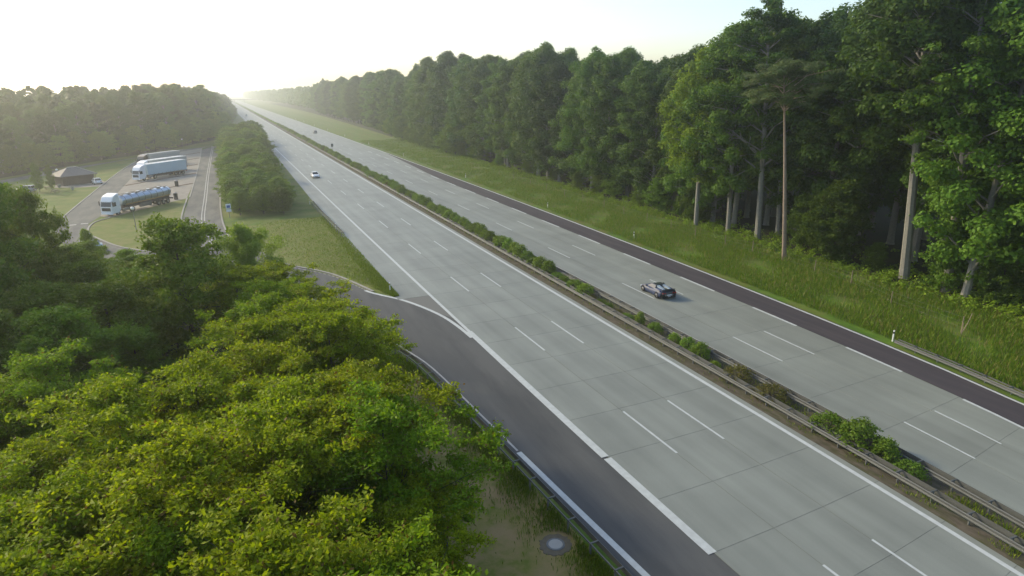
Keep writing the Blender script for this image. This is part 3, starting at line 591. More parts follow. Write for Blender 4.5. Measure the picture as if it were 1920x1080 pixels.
# ================================================================== REST HUT
hut = empty('rest_hut', (-36.8, 195.5, GZ), math.radians(31)); tag(hut, 'small brown boarded rest hut with a pale-topped hipped roof at the rest area', 'hut')
wl_, wd, wh = 3.6, 2.9, 2.3
k = 0
for side in range(4):
    n = 24 if side % 2 == 0 else 19
    for i in range(n):
        if side == 0:   x0, x1, y0, y1 = -wl_+i*2*wl_/n, -wl_+(i+.93)*2*wl_/n, -wd-.03, -wd+.02
        elif side == 2: x0, x1, y0, y1 = -wl_+i*2*wl_/n, -wl_+(i+.93)*2*wl_/n, wd-.02, wd+.03
        elif side == 1:
            if 5 < i < 9 or 11 < i < 15: continue
            x0, x1, y0, y1 = wl_-.02, wl_+.03, -wd+i*2*wd/n, -wd+(i+.93)*2*wd/n
        else: x0, x1, y0, y1 = -wl_-.03, -wl_+.02, -wd+i*2*wd/n, -wd+(i+.93)*2*wd/n
        MB().box(x0, x1, y0, y1, .1, wh).obj('board', M['wood_dark'], hut)
MB().box(-wl_+.05, wl_-.05, -wd+.05, wd-.05, 0, wh-.03).obj('wall', M['black'], hut)
MB().box(wl_+.04, wl_+.10, -1.15, -.25, .1, 2.05).obj('door', M['wood'], hut)
MB().box(wl_+.04, wl_+.10, .65, 1.5, .1, 2.05).obj('door', M['wood'], hut)
e = .7; Z0, Z1 = wh-.05, wh+1.9
rf = MB().add([(-wl_-e, -wd-e, Z0), (wl_+e, -wd-e, Z0), (wl_+e, wd+e, Z0), (-wl_-e, wd+e, Z0), (-1.0, 0, Z1), (1.0, 0, Z1),
               (-wl_-e, -wd-e, Z0+.12), (wl_+e, -wd-e, Z0+.12), (wl_+e, wd+e, Z0+.12), (-wl_-e, wd+e, Z0+.12)],
              [(0, 1, 7, 6), (1, 2, 8, 7), (2, 3, 9, 8), (3, 0, 6, 9), (6, 7, 5, 4), (7, 8, 5), (8, 9, 4, 5), (9, 6, 4), (3, 2, 1, 0)])
roof = rf.obj('roof', M['roof_tile'], hut)
MB().add([(wl_+e+.02, -wd-e, Z0+.14), (wl_+e+.02, wd+e, Z0+.14), (1.02, .02, Z1+.03), (wl_+e+.02, -wd-e, Z0+.2), (wl_+e+.02, wd+e, Z0+.2), (1.02, .02, Z1+.09)],
         [(3, 4, 5), (0, 2, 1), (0, 1, 4, 3), (1, 2, 5, 4), (2, 0, 3, 5)]).obj('roof_sheet', M['roof_light'], roof)
MB().box(-1.0, 1.0, -.1, .1, Z1-.02, Z1+.10).obj('ridge_cap', M['roof_light'], roof)
for sx in (-1, 1):
    MB().box(wl_+.45, wl_+.57, sx*2.6-.06, sx*2.6+.06, 0, wh).obj('post', M['wood'], hut)
# picnic tables and bench beside the hut
def picnic(loc, rz, label):
    r = empty('picnic_table', loc, rz); tag(r, label, 'picnic table', 'picnic tables at the rest area')
    for k in range(4): MB().box(-.9, .9, -.4+k*.205, -.4+k*.205+.185, .72, .77).obj('board', M['wood'], r)
    for y in (-.85, .6): MB().box(-.9, .9, y, y+.25, .42, .47).obj('bench', M['wood'], r)
    for x in (-.6, .6):
        MB().box(x-.04, x+.04, -.8, .8, .36, .42).obj('cross_bar', M['wood'], r)
        for y in (-1, 1): MB().tube([(x, y*.65, 0), (x, y*.2, .72)], .05, 5).obj('leg', M['wood'], r)
picnic((-40.6, 186.5, GZ), .5, 'weathered picnic table on the grass between hut and trees')
picnic((-37.8, 178.5, GZ), .9, 'weathered picnic table nearest the left lane kerb')
picnic((-44.6, 190.0, GZ), .2, 'weathered picnic table furthest left beside the hut')
for (x, y, lab) in ((-38.6, 187.5, 'square pale litter bin on the grass in front of the hut'), (-34.8, 181.0, 'square pale litter bin on the grass near the kerb of the left lane')):
    r = empty('litter_bin', (x, y, GZ)); tag(r, lab, 'litter bin', 'litter bins near the hut')
    MB().box(-.3, .3, -.3, .3, .25, .95, c=.04).obj('body', M['kerb'], r); MB().cyl((0, 0, .13), .06, .26, n=8).obj('leg', M['steel_dark'], r); MB().box(-.34, .34, -.34, .34, .96, 1.02).obj('lid', M['steel'], r)

# ================================================================== VEHICLES
def wheel(parent, x, y, r, w, mat_rim='rim', hub=True, spokes=8):
    """wheel with its axle along x, at (x, y)"""
    t = MB(); R = []
    for rr, dx in ((r*.62, -w/2), (r*.93, -w/2), (r, -w*.36), (r, w*.36), (r*.93, w/2), (r*.62, w/2)):
        R.append([(x+dx, y+rr*math.cos(2*math.pi*i/22), r+rr*math.sin(2*math.pi*i/22)) for i in range(22)])
    tyre = t.rings(R, cap=False).obj('wheel', M['tyre'], parent, smooth=False)
    d = MB(); sgn = 1 if x > 0 else -1
    d.cyl((x, y, r), r*.62, w*.55, 'x', 18)
    for i in range(spokes):
        a = 2*math.pi*i/spokes
        d.tube([(x+sgn*w*.36, y+r*.1*math.cos(a), r+r*.1*math.sin(a)), (x+sgn*w*.34, y+r*.58*math.cos(a), r+r*.58*math.sin(a))], r*.06, 5)
    d.cyl((x+sgn*w*.3, y, r), r*.14, w*.3, 'x', 10)
    d.obj('rim', M[mat_rim], tyre)
    return tyre
def body_loft(st, n=4):
    """st rows: y, half width at sill, half width at shoulder, half width of deck, z sill, z shoulder, z deck"""
    R = []
    for (y, ws, wsh, wd_, z0, z1, z2) in st:
        half = [(0, z0), (ws*.9, z0), (ws, z0+.06), (wsh, z0+(z1-z0)*.55), (wsh*.99, z1), (wd_, z2-.015), (wd_*.5, z2), (0, z2+.005)]
        ring_ = [(x, y, z) for x, z in half] + [(-x, y, z) for x, z in half[-2:0:-1]]
        R.append(ring_)
    return MB().rings(R)
def saloon(label, cat, loc, rz, paint, L=4.5, Wd=1.78, Hh=1.45, wagon=False, group=None, name='passenger_car'):
    """car pointing to +y"""
    r = empty(name, loc, rz); tag(r, label, cat, group)
    h, w = L/2, Wd/2
    body = body_loft([(-h, w*.80, w*.84, w*.74, .34, .66, .82), (-h+.10, w*.93, w*.95, w*.82, .26, .72, .90), (-h+.7, w, w, w*.88, .20, .80, .95 if not wagon else 1.0), (-.9, w, w, w*.90, .18, .84, .96),
                      (.55, w, w, w*.90, .18, .84, .95), (h-1.25, w, w, w*.86, .20, .80, .92), (h-.45, w*.98, w*.97, w*.80, .22, .68, .80), (h-.10, w*.88, w*.88, w*.70, .26, .58, .68), (h, w*.75, w*.76, w*.6, .32, .50, .58)])
    body.obj('body', paint, r, smooth=True)
    rear = -h+.35 if wagon else -h+.95
    rt = -h+.55 if wagon else -h+1.55
    ft, fb = .15, h-1.35
    wr, wb = w*.70, w*.88
    g = MB()
    R = []
    for (y, zz, ww, top) in ((rear, .94, wb*.94, 0), (rt, Hh-.03, wr, 1), (ft, Hh-.02, wr, 1), (fb, .93, wb*.92, 0)):
        pass
    ring1 = [(-wb*.95, rear, .93), (wb*.95, rear, .93), (wb*.97, fb, .91), (-wb*.97, fb, .91)]
    ring2 = [(-wr, rt, Hh-.05), (wr, rt, Hh-.05), (wr, ft, Hh-.04), (-wr, ft, Hh-.04)]
    g.rings([ring1, ring2]).obj('glasshouse', M['glass'], r)
    MB().rings([[(-wr-.02, rt-.06, Hh-.055), (wr+.02, rt-.06, Hh-.055), (wr+.02, ft+.08, Hh-.055), (-wr-.02, ft+.08, Hh-.055)],
                [(-wr*.97, rt, Hh-.01), (wr*.97, rt, Hh-.01), (wr*.97, ft, Hh-.005), (-wr*.97, ft, Hh-.005)],
                [(-wr*.7, rt+.2, Hh+.015), (wr*.7, rt+.2, Hh+.015), (wr*.7, ft-.2, Hh+.015), (-wr*.7, ft-.2, Hh+.015)]]).obj('roof', paint, r)
    for sx in (-1, 1):
        MB().tube([(sx*wb*.96, fb, .92), (sx*(wr+.01), ft+.05, Hh-.04)], .035, 5).obj('pillar', paint, r)
        MB().tube([(sx*wb*.95, rear, .94), (sx*(wr+.01), rt-.04, Hh-.05)], .05, 5).obj('pillar', paint, r)
        MB().tube([(sx*(wb*.965), -.12, .93), (sx*(wr+.015), -.3, Hh-.05)], .03, 5).obj('pillar', paint, r)
        MB().box(sx*w*.60-.17, sx*w*.60+.17, h-.14, h-.045, .50, .64, c=.02).obj('headlight', M['lamp_lens'], r)
        MB().box(sx*w*.64-.15, sx*w*.64+.15, -h-.005, -h+.09, .60, .76, c=.02).obj('tail_light', M['red_lens'], r)
        MB().box(sx*(w+.09)-.09, sx*(w+.09)+.09, fb-.42, fb-.30, .90, 1.03, c=.02).obj('mirror', paint, r)
        for yy in (h-.85, -h+.85): wheel(r, sx*(w-.10), yy, .315, .2)
    MB().box(-w*.42, w*.42, h-.06, h+.012, .40, .54, c=.01).obj('grille', M['black'], r)
    MB().box(-.26, .26, h+.0, h+.025, .30, .40).obj('number_plate', M['sign_white'], r)
    MB().box(-.26, .26, -h-.02, -h+.02, .48, .59).obj('number_plate', M['sign_white'], r)
    MB().box(-w*.9, w*.9, h-.05, h+.005, .20, .29, c=.02).obj('bumper', M['black'], r)
    return r
def sports_car(loc, rz):
    r = empty('sports_car', loc, rz); tag(r, 'low black and dark blue sports car driving away on the right carriageway', 'sports car')
    L, w = 4.5, 1.0
    st = [(-2.22, .82, .88, .70, .30, .62, .80), (-2.05, .96, .99, .80, .22, .70, .92), (-1.5, .99, 1.01, .78, .16, .78, .99), (-.9, .97, .98, .74, .14, .72, .98), (-.3, .93, .93, .74, .13, .64, .80),
          (.5, .93, .92, .74, .13, .62, .76), (1.0, .96, .97, .72, .14, .66, .82), (1.4, .98, .99, .66, .15, .68, .78), (1.85, .93, .93, .58, .16, .54, .62), (2.15, .80, .80, .46, .20, .42, .48), (2.28, .55, .55, .3, .24, .36, .40)]
    R = body_loft(st)
    # dark centre (bonnet, engine deck, tail), blue flanks: split faces by position
    me = R.mesh('body', [M['blue_paint'], M['black_paint']], smooth=True)
    for p in me.polygons:
        c = p.center
        if c.y < -1.9 or (abs(c.x) < .35 and c.y < -.2) or c.z < .24: p.material_index = 1
    link('body', me, r)
    # glasshouse and dark roof panel
    MB().rings([[(-.72, 1.02, .78), (.72, 1.02, .78), (.76, -.62, .80), (-.76, -.62, .80)], [(-.52, .34, 1.14), (.52, .34, 1.14), (.56, -.50, 1.15), (-.56, -.50, 1.15)]]).obj('glasshouse', M['glass'], r)
    MB().rings([[(-.54, .36, 1.13), (.54, .36, 1.13), (.58, -.58, 1.14), (-.58, -.58, 1.14)], [(-.46, .28, 1.185), (.46, .28, 1.185), (.50, -.52, 1.195), (-.50, -.52, 1.195)]]).obj('roof', M['black_paint'], r)
    for sx in (-1, 1):
        MB().rings([[(sx*.34-.15, -.60, .95), (sx*.34+.15, -.60, .95), (sx*.34+.15, -.50, 1.16), (sx*.34-.15, -.50, 1.16)], [(sx*.36-.13, -1.75, .96), (sx*.36+.13, -1.75, .96), (sx*.36+.13, -1.7, 1.01), (sx*.36-.13, -1.7, 1.01)]]).obj('air_intake', M['silver_paint'], r)
        MB().rings([[(sx*.80-.16, .9, .78), (sx*.80+.14, .9, .74), (sx*.78+.14, 1.75, .58), (sx*.78-.20, 1.75, .66)], [(sx*.80-.12, .98, .86), (sx*.80+.08, .98, .82), (sx*.78+.08, 1.65, .66), (sx*.78-.14, 1.65, .73)]]).obj('front_wing', M['blue_paint'], r)
        MB().rings([[(sx*.86-.12, -1.9, .86), (sx*.86+.1, -1.9, .80), (sx*.86+.12, -.75, .76), (sx*.86-.14, -.75, .90)], [(sx*.86-.08, -1.8, .98), (sx*.86+.04, -1.8, .92), (sx*.86+.05, -.95, .90), (sx*.86-.08, -.95, .99)]]).obj('rear_wing', M['blue_paint'], r)
        MB().box(sx*.72-.16, sx*.72+.16, 1.98, 2.12, .44, .52, c=.02).obj('headlight', M['lamp_lens'], r)
        for dx in (-.13, .13): MB().cyl((sx*.62+dx, -2.20, .70), .075, .10, 'y', 14).obj('tail_light', M['red_lens'], r)
        MB().box(sx*1.07-.09, sx*1.07+.09, .50, .64, .84, .95, c=.02).obj('mirror', M['black_paint'], r)
        wheel(r, sx*.90, 1.38, .345, .26, spokes=9); wheel(r, sx*.88, -1.35, .36, .32, spokes=9)
    MB().box(-.50, .50, -2.27, -2.19, .40, .56, c=.02).obj('rear_grille', M['steel_dark'], r)
    MB().box(-.26, .26, -2.295, -2.27, .45, .55).obj('number_plate', M['sign_white'], r)
    MB().box(-.16, .16, -2.30, -2.2, .28, .38, c=.03).obj('exhaust', M['rim'], r)
    MB().box(-.84, .84, -2.10, -1.92, 1.00, 1.03, c=.01).obj('spoiler', M['black_paint'], r)
    MB().box(-.80, .80, -2.26, -2.1, .18, .28, c=.02).obj('diffuser', M['black'], r)
    return r
p1, p2 = Vector((40.0, 52.8)), Vector((40.2, 55.8)); 
sports_car((40.98, 54.35, 0.004), math.atan2(p2.y-p1.y, p2.x-p1.x) - math.pi/2)
saloon('white saloon car with headlights coming towards the camera on the left carriageway', 'car', (20.5, 176.5, .004), math.pi+.02, M['white_paint'], Wd=1.8)
saloon('dark grey estate car driving away on the right carriageway', 'car', (45.7, 373, .004), 0, M['grey_paint'], wagon=True, Hh=1.6)
saloon('pale distant car in the right lane of the left carriageway, nearer of two', 'car', (21.3, 530, .004), math.pi, M['white_paint'], wagon=True)
saloon('pale distant car on the left carriageway, further of two', 'car', (22.2, 700, .004), math.pi, M['silver_paint'], wagon=True, Hh=1.7, L=4.8)
saloon('silver car parked at the bend of the lane, half hidden by trees', 'car', (-20.6, 106.8, -.03), math.radians(100), M['silver_paint'], wagon=True)
saloon('small white car parked right beside the rest hut', 'car', (-31.4, 192.2, -.03), math.radians(20), M['white_paint'], wagon=True, L=3.8, Hh=1.5)
saloon('dark car with a light roof parked at the left edge of the rest area', 'car', (-44.6, 183.6, -.03), math.radians(70), M['grey_paint'], wagon=True, Hh=1.55)

def lorry(loc, rz, label, cab_mat, kind, side_mat='tarp', top_mat='tarp_white'):
    """articulated lorry pointing to +y, origin at the middle of its length (16.3 m)"""
    r = empty('articulated_lorry' if kind != 'tank' else 'tank_lorry', loc, rz); tag(r, label, 'lorry', 'lorries parked in the rest area bays')
    y0 = 8.15
    cab = MB()
    prof = [(y0-.02, .45), (y0, 1.1), (y0-.05, 1.75), (y0-.30, 2.75), (y0-.75, 3.45), (y0-1.15, 3.72), (y0-2.15, 3.80), (y0-2.25, .9), (y0-1.9, .9), (y0-1.9, .55)]
    def ring_(x, q): return [(x, y0-1.1+(y-(y0-1.1))*q, z if z < 3 else 3+(z-3)*q) for y, z in prof]
    cab.rings([ring_(-1.24, .93), ring_(-1.18, .99), ring_(-.9, 1.01), ring_(.9, 1.01), ring_(1.18, .99), ring_(1.24, .93)]).obj('cab', cab_mat, r)
    wsx = 1.10
    MB().add([(-wsx, y0-.03, 1.75), (wsx, y0-.03, 1.75), (wsx*.96, y0-.27, 2.66), (-wsx*.96, y0-.27, 2.66), (-wsx, y0-.09, 1.75), (wsx, y0-.09, 1.75), (wsx*.96, y0-.35, 2.66), (-wsx*.96, y0-.35, 2.66)],
             [(0, 1, 2, 3), (4, 7, 6, 5), (0, 4, 5, 1), (3, 2, 6, 7), (0, 3, 7, 4), (1, 5, 6, 2)]).obj('windscreen', M['glass'], r)
    for sx in (-1, 1):
        a, b = sx*1.235, sx*1.262
        MB().add([(a, y0-.25, 1.75), (a, y0-.45, 2.5), (a, y0-1.15, 2.5), (a, y0-1.15, 1.75), (b, y0-.25, 1.75), (b, y0-.45, 2.5), (b, y0-1.15, 2.5), (b, y0-1.15, 1.75)],
                 [(0, 1, 2, 3), (4, 7, 6, 5), (0, 4, 5, 1), (1, 5, 6, 2), (2, 6, 7, 3), (3, 7, 4, 0)]).obj('side_window', M['glass'], r)
        MB().box(sx*1.42-.10, sx*1.42+.10, y0-.22, y0-.10, 1.95, 2.75, c=.03).obj('mirror', M['black'], r)
        MB().box(sx*.92-.22, sx*.92+.22, y0-.04, y0+.05, .62, .84, c=.02).obj('headlight', M['lamp_lens'], r)
        MB().box(sx*.95-.28, sx*.95+.28, y0-4.2, y0-3.0, .55, 1.0, c=.05).obj('fuel_tank', M['rim'], r)
        for yy in (y0-1.45,): wheel(r, sx*1.05, yy, .51, .32)
        wheel(r, sx*.98, y0-5.1, .51, .5)
        for yy in (-4.0, -5.31, -6.62): wheel(r, sx*1.02, yy, .50, .38)
        MB().box(sx*.85-.35, sx*.85+.35, y0-5.75, y0-4.45, 1.06, 1.12, c=.03).obj('mudguard', M['black'], r)
        MB().box(sx*.9-.16, sx*.9+.16, -8.14, -8.02, .75, .92, c=.02).obj('tail_light', M['red_lens'], r)
    MB().box(-.95, .95, y0-.01, y0+.035, .95, 1.55, c=.02).obj('grille', M['black'], r)
    MB().box(-1.22, 1.22, y0-.15, y0+.10, .35, .62, c=.05).obj('bumper', cab_mat, r)
    MB().box(-.26, .26, y0+.10, y0+.12, .42, .53).obj('number_plate', M['sign_white'], r)
    MB().rings([[(-1.2, y0-1.2, 3.70), (1.2, y0-1.2, 3.70), (1.2, y0-2.2, 3.78), (-1.2, y0-2.2, 3.78)], [(-1.05, y0-1.5, 3.85), (1.05, y0-1.5, 3.85), (1.15, y0-2.2, 4.0), (-1.15, y0-2.2, 4.0)]]).obj('roof_spoiler', cab_mat, r)
    MB().box(-.45, .45, y0-6.2, y0-1.6, .62, .92).obj('tractor_frame', M['chassis'], r)
    if kind == 'box':
        MB().box(-1.27, 1.27, -8.1, 5.35, 1.25, 3.98, c=.02).obj('trailer_body', M[side_mat], r)
        MB().box(-1.275, 1.275, -8.12, 5.37, 3.97, 4.02, c=.02).obj('trailer_roof', M[top_mat], r)
        MB().box(-1.285, 1.285, -8.115, 5.365, 1.12, 1.26).obj('trailer_frame', M['chassis'], r)
        for yy in np.linspace(-7.5, 4.9, 9): MB().box(-1.2, 1.2, yy-.03, yy+.03, 4.02, 4.05).obj('roof_bow', M['tarp_grey'], r)
        for sx in (-1, 1):
            MB().box(sx*1.24-.03, sx*1.24+.03, -2.9, 2.6, .60, 1.0).obj('side_guard', M['chassis'], r)
            for yy in np.linspace(-7.6, 4.8, 10): MB().box(sx*1.275-.006, sx*1.275+.006, yy-.03, yy+.03, 1.2, 1.5).obj('strap', M['chassis'], r)
        MB().box(-1.2, 1.2, -8.135, -8.115, 1.3, 3.9).obj('rear_door', M[top_mat], r)
        MB().box(-.5, .5, -7.9, 3.5, .75, 1.11).obj('chassis', M['chassis'], r)
        for sx in (-.5, .5): MB().box(sx-.08, sx+.08, 2.0, 2.2, .3, 1.1).obj('landing_leg', M['steel_dark'], r)
    else:
        R = []
        for yy, q in ((-8.0, .72), (-7.9, .95), (-7.7, 1.0), (4.9, 1.0), (5.1, .95), (5.2, .72)):
            R.append([(1.22*q*math.cos(2*math.pi*i/28), yy, 2.35+.98*q*math.sin(2*math.pi*i/28)) for i in range(28)])
        MB().rings(R).obj('tank', M['tank'], r, smooth=True)
        for yy in np.linspace(-7.2, 4.4, 8):
            MB().rings([[(1.24*math.cos(2*math.pi*i/28), yy+d, 2.35+1.0*math.sin(2*math.pi*i/28)) for i in range(28)] for d in (-.05, .05)]).obj('tank_band', M['steel_dark'], r)
        for yy in (-5.9, -3.0, -.2, 2.6): 
            h_ = MB().cyl((0, yy, 3.40), .36, .24, n=16).obj('hatch', M['rim'], r)
        MB().box(-.62, -.57, -7.4, 4.6, 3.4, 3.46).obj('walkway_rail', M['steel'], r); MB().box(.57, .62, -7.4, 4.6, 3.4, 3.46).obj('walkway_rail', M['steel'], r)
        for yy in np.linspace(-7.2, 4.4, 7):
            MB().box(-.60, .60, yy-.3, yy+.3, 3.31, 3.35).obj('walkway_grating', M['steel'], r)
        for sx in (-1, 1): MB().box(sx*1.235-.02, sx*1.235+.02, -7.5, 4.6, 1.55, 1.78).obj('side_stripe', M['orange'], r)
        MB().box(-.55, .55, -7.9, 4.0, .85, 1.42).obj('chassis', M['chassis'], r)
        MB().box(.8, 1.24, -1.9, 1.0, .55, 1.25, c=.04).obj('hose_box', M['steel'], r); MB().box(-1.24, -.8, -1.9, 1.0, .55, 1.25, c=.04).obj('hose_box', M['steel'], r)
        MB().box(-1.2, 1.2, -8.12, -8.0, .7, 1.0).obj('rear_bumper', M['chassis'], r)
    return r
def lorry_at(front, rear, **k):
    f, b = Vector(front), Vector(rear); d = (f-b).normalized(); c = f - d*8.15
    return lorry((c.x, c.y, -.03), math.atan2(d.y, d.x) - math.pi/2, **k)
lorry_at((-21.9, 137.6), (-13.2, 150.0), label='tank lorry with a white cab and shining silver tank, nearest of the parked lorries', cab_mat=M['white_paint'], kind='tank')
lorry_at((-22.6, 192.6), (-11.9, 204.9), label='white lorry with a pale blue curtain-sided trailer in the second bay', cab_mat=M['white_paint'], kind='box', side_mat='tarp', top_mat='tarp_white')
lorry_at((-22.9, 204.5), (-12.2, 216.8), label='lorry with a grey trailer and white-ribbed roof just behind the blue trailer', cab_mat=M['white_paint'], kind='box', side_mat='tarp_grey', top_mat='tarp_white')
lorry_at((-24.8, 226.5), (-13.6, 241.5), label='lorry with a dark cab and plain grey trailer, furthest of the parked lorries', cab_mat=M['black_paint'], kind='box', side_mat='tarp_grey', top_mat='tarp_grey')

# ================================================================== VEGETATION
def leaf_quads(rng, cen, nrm, Ln, Wn, jit=.35):
    n = len(cen); nrm = nrm/np.linalg.norm(nrm, axis=1, keepdims=True)
    a = rng.normal(size=(n, 3)); a -= nrm*np.sum(a*nrm, 1, keepdims=True); a /= np.linalg.norm(a, axis=1, keepdims=True)
    b = np.cross(nrm, a); s = rng.uniform(1-jit, 1+jit, (n, 1)); L = Ln*s/2; Wd = Wn*s/2
    k = rng.uniform(-.25, .25, (n, 1))
    V = np.empty((n, 4, 3)); V[:, 0] = cen-a*L; V[:, 1] = cen+b*Wd+a*L*k; V[:, 2] = cen+a*L; V[:, 3] = cen-b*Wd+a*L*k
    return V
def clump_leaves(rng, P, R, per, Ln, Wn, flat=.55, up=.6, out=.6, shell=.45, soft=False):
    P = np.asarray(P); n = len(P); R = np.broadcast_to(R, (n,))
    per_i = np.maximum(3, (per*(R/np.mean(R))**1.8*rng.uniform(.7, 1.3, n))).astype(int)
    idx = np.repeat(np.arange(n), per_i); m = len(idx)
    d = rng.normal(size=(m, 3)); d /= np.linalg.norm(d, axis=1, keepdims=True)
    rr = (shell + (1-shell)*rng.uniform(0, 1, (m, 1)))*R[idx][:, None]*rng.uniform(.75, 1.15, (m, 1))
    off = d*rr
    if soft:   # open sprays: leaves strung along short twigs that leave the clump centre
        tw = rng.integers(0, 9, m) + idx*9; tdir = rng.normal(size=(n*9, 3)); tdir[:, 2] = np.abs(tdir[:, 2])*.5 - .1
        tdir /= np.linalg.norm(tdir, axis=1, keepdims=True); tl = rng.uniform(.7, 1.5, n*9)
        f = rng.uniform(0, 1, (m, 1))**.7; off = tdir[tw]*f*tl[tw][:, None]*R[idx][:, None]*1.15 + rng.normal(size=(m, 3))*R[idx][:, None]*.20
        off[:, 2] -= .25*R[idx]*f[:, 0]**2
    off[:, 2] *= flat
    nrm = d*out + np.array([0, 0, up]) + rng.normal(size=(m, 3))*.45
    return leaf_quads(rng, P[idx]+off, nrm, Ln, Wn)
PROF = {
 'forest': lambda u: np.interp(u, [0, .12, .4, .7, .9, 1], [.45, .80, 1.0, .82, .5, .15]),
 'round': lambda u: np.interp(u, [0, .2, .5, .8, 1], [.6, .95, 1.0, .7, .15]),
 'umbrella': lambda u: np.interp(u, [0, .3, .6, .85, 1], [.3, .75, 1.0, .85, .3]),
 'cone': lambda u: np.interp(u, [0, .2, 1], [.8, 1.0, .1]),
 'pine': lambda u: np.interp(u, [0, .3, .7, 1], [.55, .9, 1.0, .4]),
}
def make_tree(name, seed, H, base, rad, limbs, per, Ln, Wn, cl, mat, bark, prof='forest', trunk_r=.3, nsub=4, flat=.55, lean=(0, 0), extra=None, rise=.35, trunk_to=.93, up=.6, shell=.45, asym=.18, out=.6, soft=False):
    rng = np.random.default_rng(seed); r = random.Random(seed); pf = PROF[prof]
    def axis(z): 
        t = z/H; return Vector((lean[0]*t + .25*math.sin(t*3+seed)*trunk_r*2, lean[1]*t + .25*math.cos(t*2.3+seed)*trunk_r*2, z))
    tb = MB(); zs = [0, .25, 1.2] + [H*trunk_to*k/9 for k in range(1, 10)]
    zs = sorted(set(z for z in zs if z <= H*trunk_to))
    tb.tube([axis(z) for z in zs], [trunk_r*(1.35 if z < .2 else (1.1 if z < .5 else 1))*(1-.80*(z/(H*trunk_to))**1.3) for z in zs], 8)
    clp, clr = [], []
    ga = r.uniform(0, 6)
    for i in range(limbs):
        u = (i+.5)/limbs; u = u**.85
        az = ga + i*2.399963 + r.uniform(-.3, .3)
        R = rad*float(pf(u))*r.uniform(.80, 1.12)*(1+asym*math.sin(az*2+seed)+asym*math.sin(az+seed*1.7))
        zt = base + (H-base)*u + r.uniform(-.03, .03)*H
        z0 = max(base*.75, zt - R*rise*r.uniform(.8, 1.5)); z0 = min(z0, H*trunk_to*.97)
        p0 = axis(z0); dirv = Vector((math.cos(az), math.sin(az), 0)); tip = axis(min(zt, H)) + dirv*R; tip.z = zt - .02*R*R*(.3 if u > .5 else 1)*.4
        mid_ = p0.lerp(tip, .5) + Vector((0, 0, .12*R))
        lr = max(.02, trunk_r*.34*(1-.6*u))
        tb.tube([p0, mid_, tip], [lr, lr*.6, lr*.2], 5)
        for k in range(nsub):
            f = (k+1.0)/nsub; q = (p0.lerp(mid_, f*2) if f < .5 else mid_.lerp(tip, f*2-1))
            side = Vector((-dirv.y, dirv.x, 0))*r.uniform(-.42, .42)*R*f + Vector((0, 0, r.uniform(-.10, .16)*R))
            e = q + side
            if k < nsub-1: tb.tube([q - (tip-p0)*.08, e], [lr*.35, lr*.12], 4)
            if f*R < .25*rad and u < .8: continue
            clp.append(tuple(e)); clr.append(cl*r.uniform(.65, 1.25)*(.8+.3*f))
    for k in range(3):
        clp.append(tuple(axis(H) + Vector((r.uniform(-.5, .5), r.uniform(-.5, .5), r.uniform(-.6, 0))))); clr.append(cl*.9)
    V = clump_leaves(rng, clp, np.array(clr), per, Ln, Wn, flat=flat, up=up, shell=shell, out=out, soft=soft)
    cm = quads_mesh('crown', V, [mat] if not extra else [mat, extra], None if not extra else (rng.uniform(size=len(V)) < .06).astype(int))
    tm = tb.mesh('trunk', bark)
    return dict(name=name, trunk=tm, crown=cm, H=H)
def put_tree(pr, x, y, h, rz, label, cat='tree', group=None, sx=1.0, tilt=(0, 0), z=GZ, parts=('trunk', 'crown'), trunk_mat=None):
    s = h/pr['H']; r = empty(pr['name'], (x, y, z), rz); r.scale = (s*sx, s*sx, s)
    if tilt != (0, 0): r.rotation_euler = (tilt[0], tilt[1], rz)
    link(parts[0], pr['trunk'], r); link(parts[1], pr['crown'], r)
    return tag(r, label, cat, group)
rnd = random.Random(11)
LOC = [make_tree('locust_tree', 20+k, 9.0, 2.6, 3.1, 30, 420, .155, .075, .62, M['leaf_locust'], M['bark_dark'], 'umbrella', .13, 4, .6, extra=M['leaf_locust_red'], rise=.7, up=.7, soft=True, asym=.3) for k in range(4)]
LOG = make_tree('locust_tree', 26, 9.0, 2.6, 3.1, 30, 420, .155, .075, .62, M['leaf_locust_green'], M['bark_dark'], 'umbrella', .13, 4, .6, extra=M['leaf_locust_red'], rise=.7, up=.7, soft=True, asym=.3)
BEE = [make_tree('beech_tree', 40+k, 29.0, b, r_, 54, 225, .37, .27, 1.40, M['leaf_beech'], M['bark'], 'forest', .40, 4, .8, rise=.45, out=.8, up=.45) for k, (b, r_) in enumerate(((7, 5.8), (3.5, 5.6), (10, 6.4), (2.2, 5.4)))]
OAK = [make_tree('oak_tree', 60+k, 27.0, b, r_, 50, 225, .37, .27, 1.45, M['leaf_oak'], M['bark'], 'round', .40, 4, .8, rise=.35, out=.8, up=.45) for k, (b, r_) in enumerate(((5.5, 6.0), (2.8, 5.6), (8, 6.2)))]
BTA = make_tree('beech_tree', 79, 29.0, 14.5, 6.6, 50, 290, .33, .24, 1.40, M['leaf_beech'], M['bark'], 'forest', .42, 4, .8, rise=.45, out=.8, up=.45)
BRI = make_tree('beech_tree', 81, 28.0, 8.5, 4.6, 56, 150, .40, .28, 1.15, M['leaf_bright'], M['bark'], 'forest', .36, 4, .8, rise=.5)
PIN = make_tree('pine_tree', 85, 25.0, 19.5, 4.6, 26, 300, .34, .07, 1.1, M['leaf_pine'], M['bark_pine'], 'pine', .30, 4, .35, rise=.25, trunk_to=.95)
OPN = make_tree('oak_tree', 87, 33.0, 12, 6.8, 48, 130, .33, .22, 1.05, M['leaf_beech'], M['bark'], 'forest', .46, 5, .5, rise=.5)
DRK = [make_tree('broadleaf_tree', 90+k, 11.0, 1.8, 3.8, 34, 320, .20, .15, .85, M['leaf_dark'], M['bark_dark'], 'round', .20, 4, .9, rise=.45, soft=True) for k in range(3)]
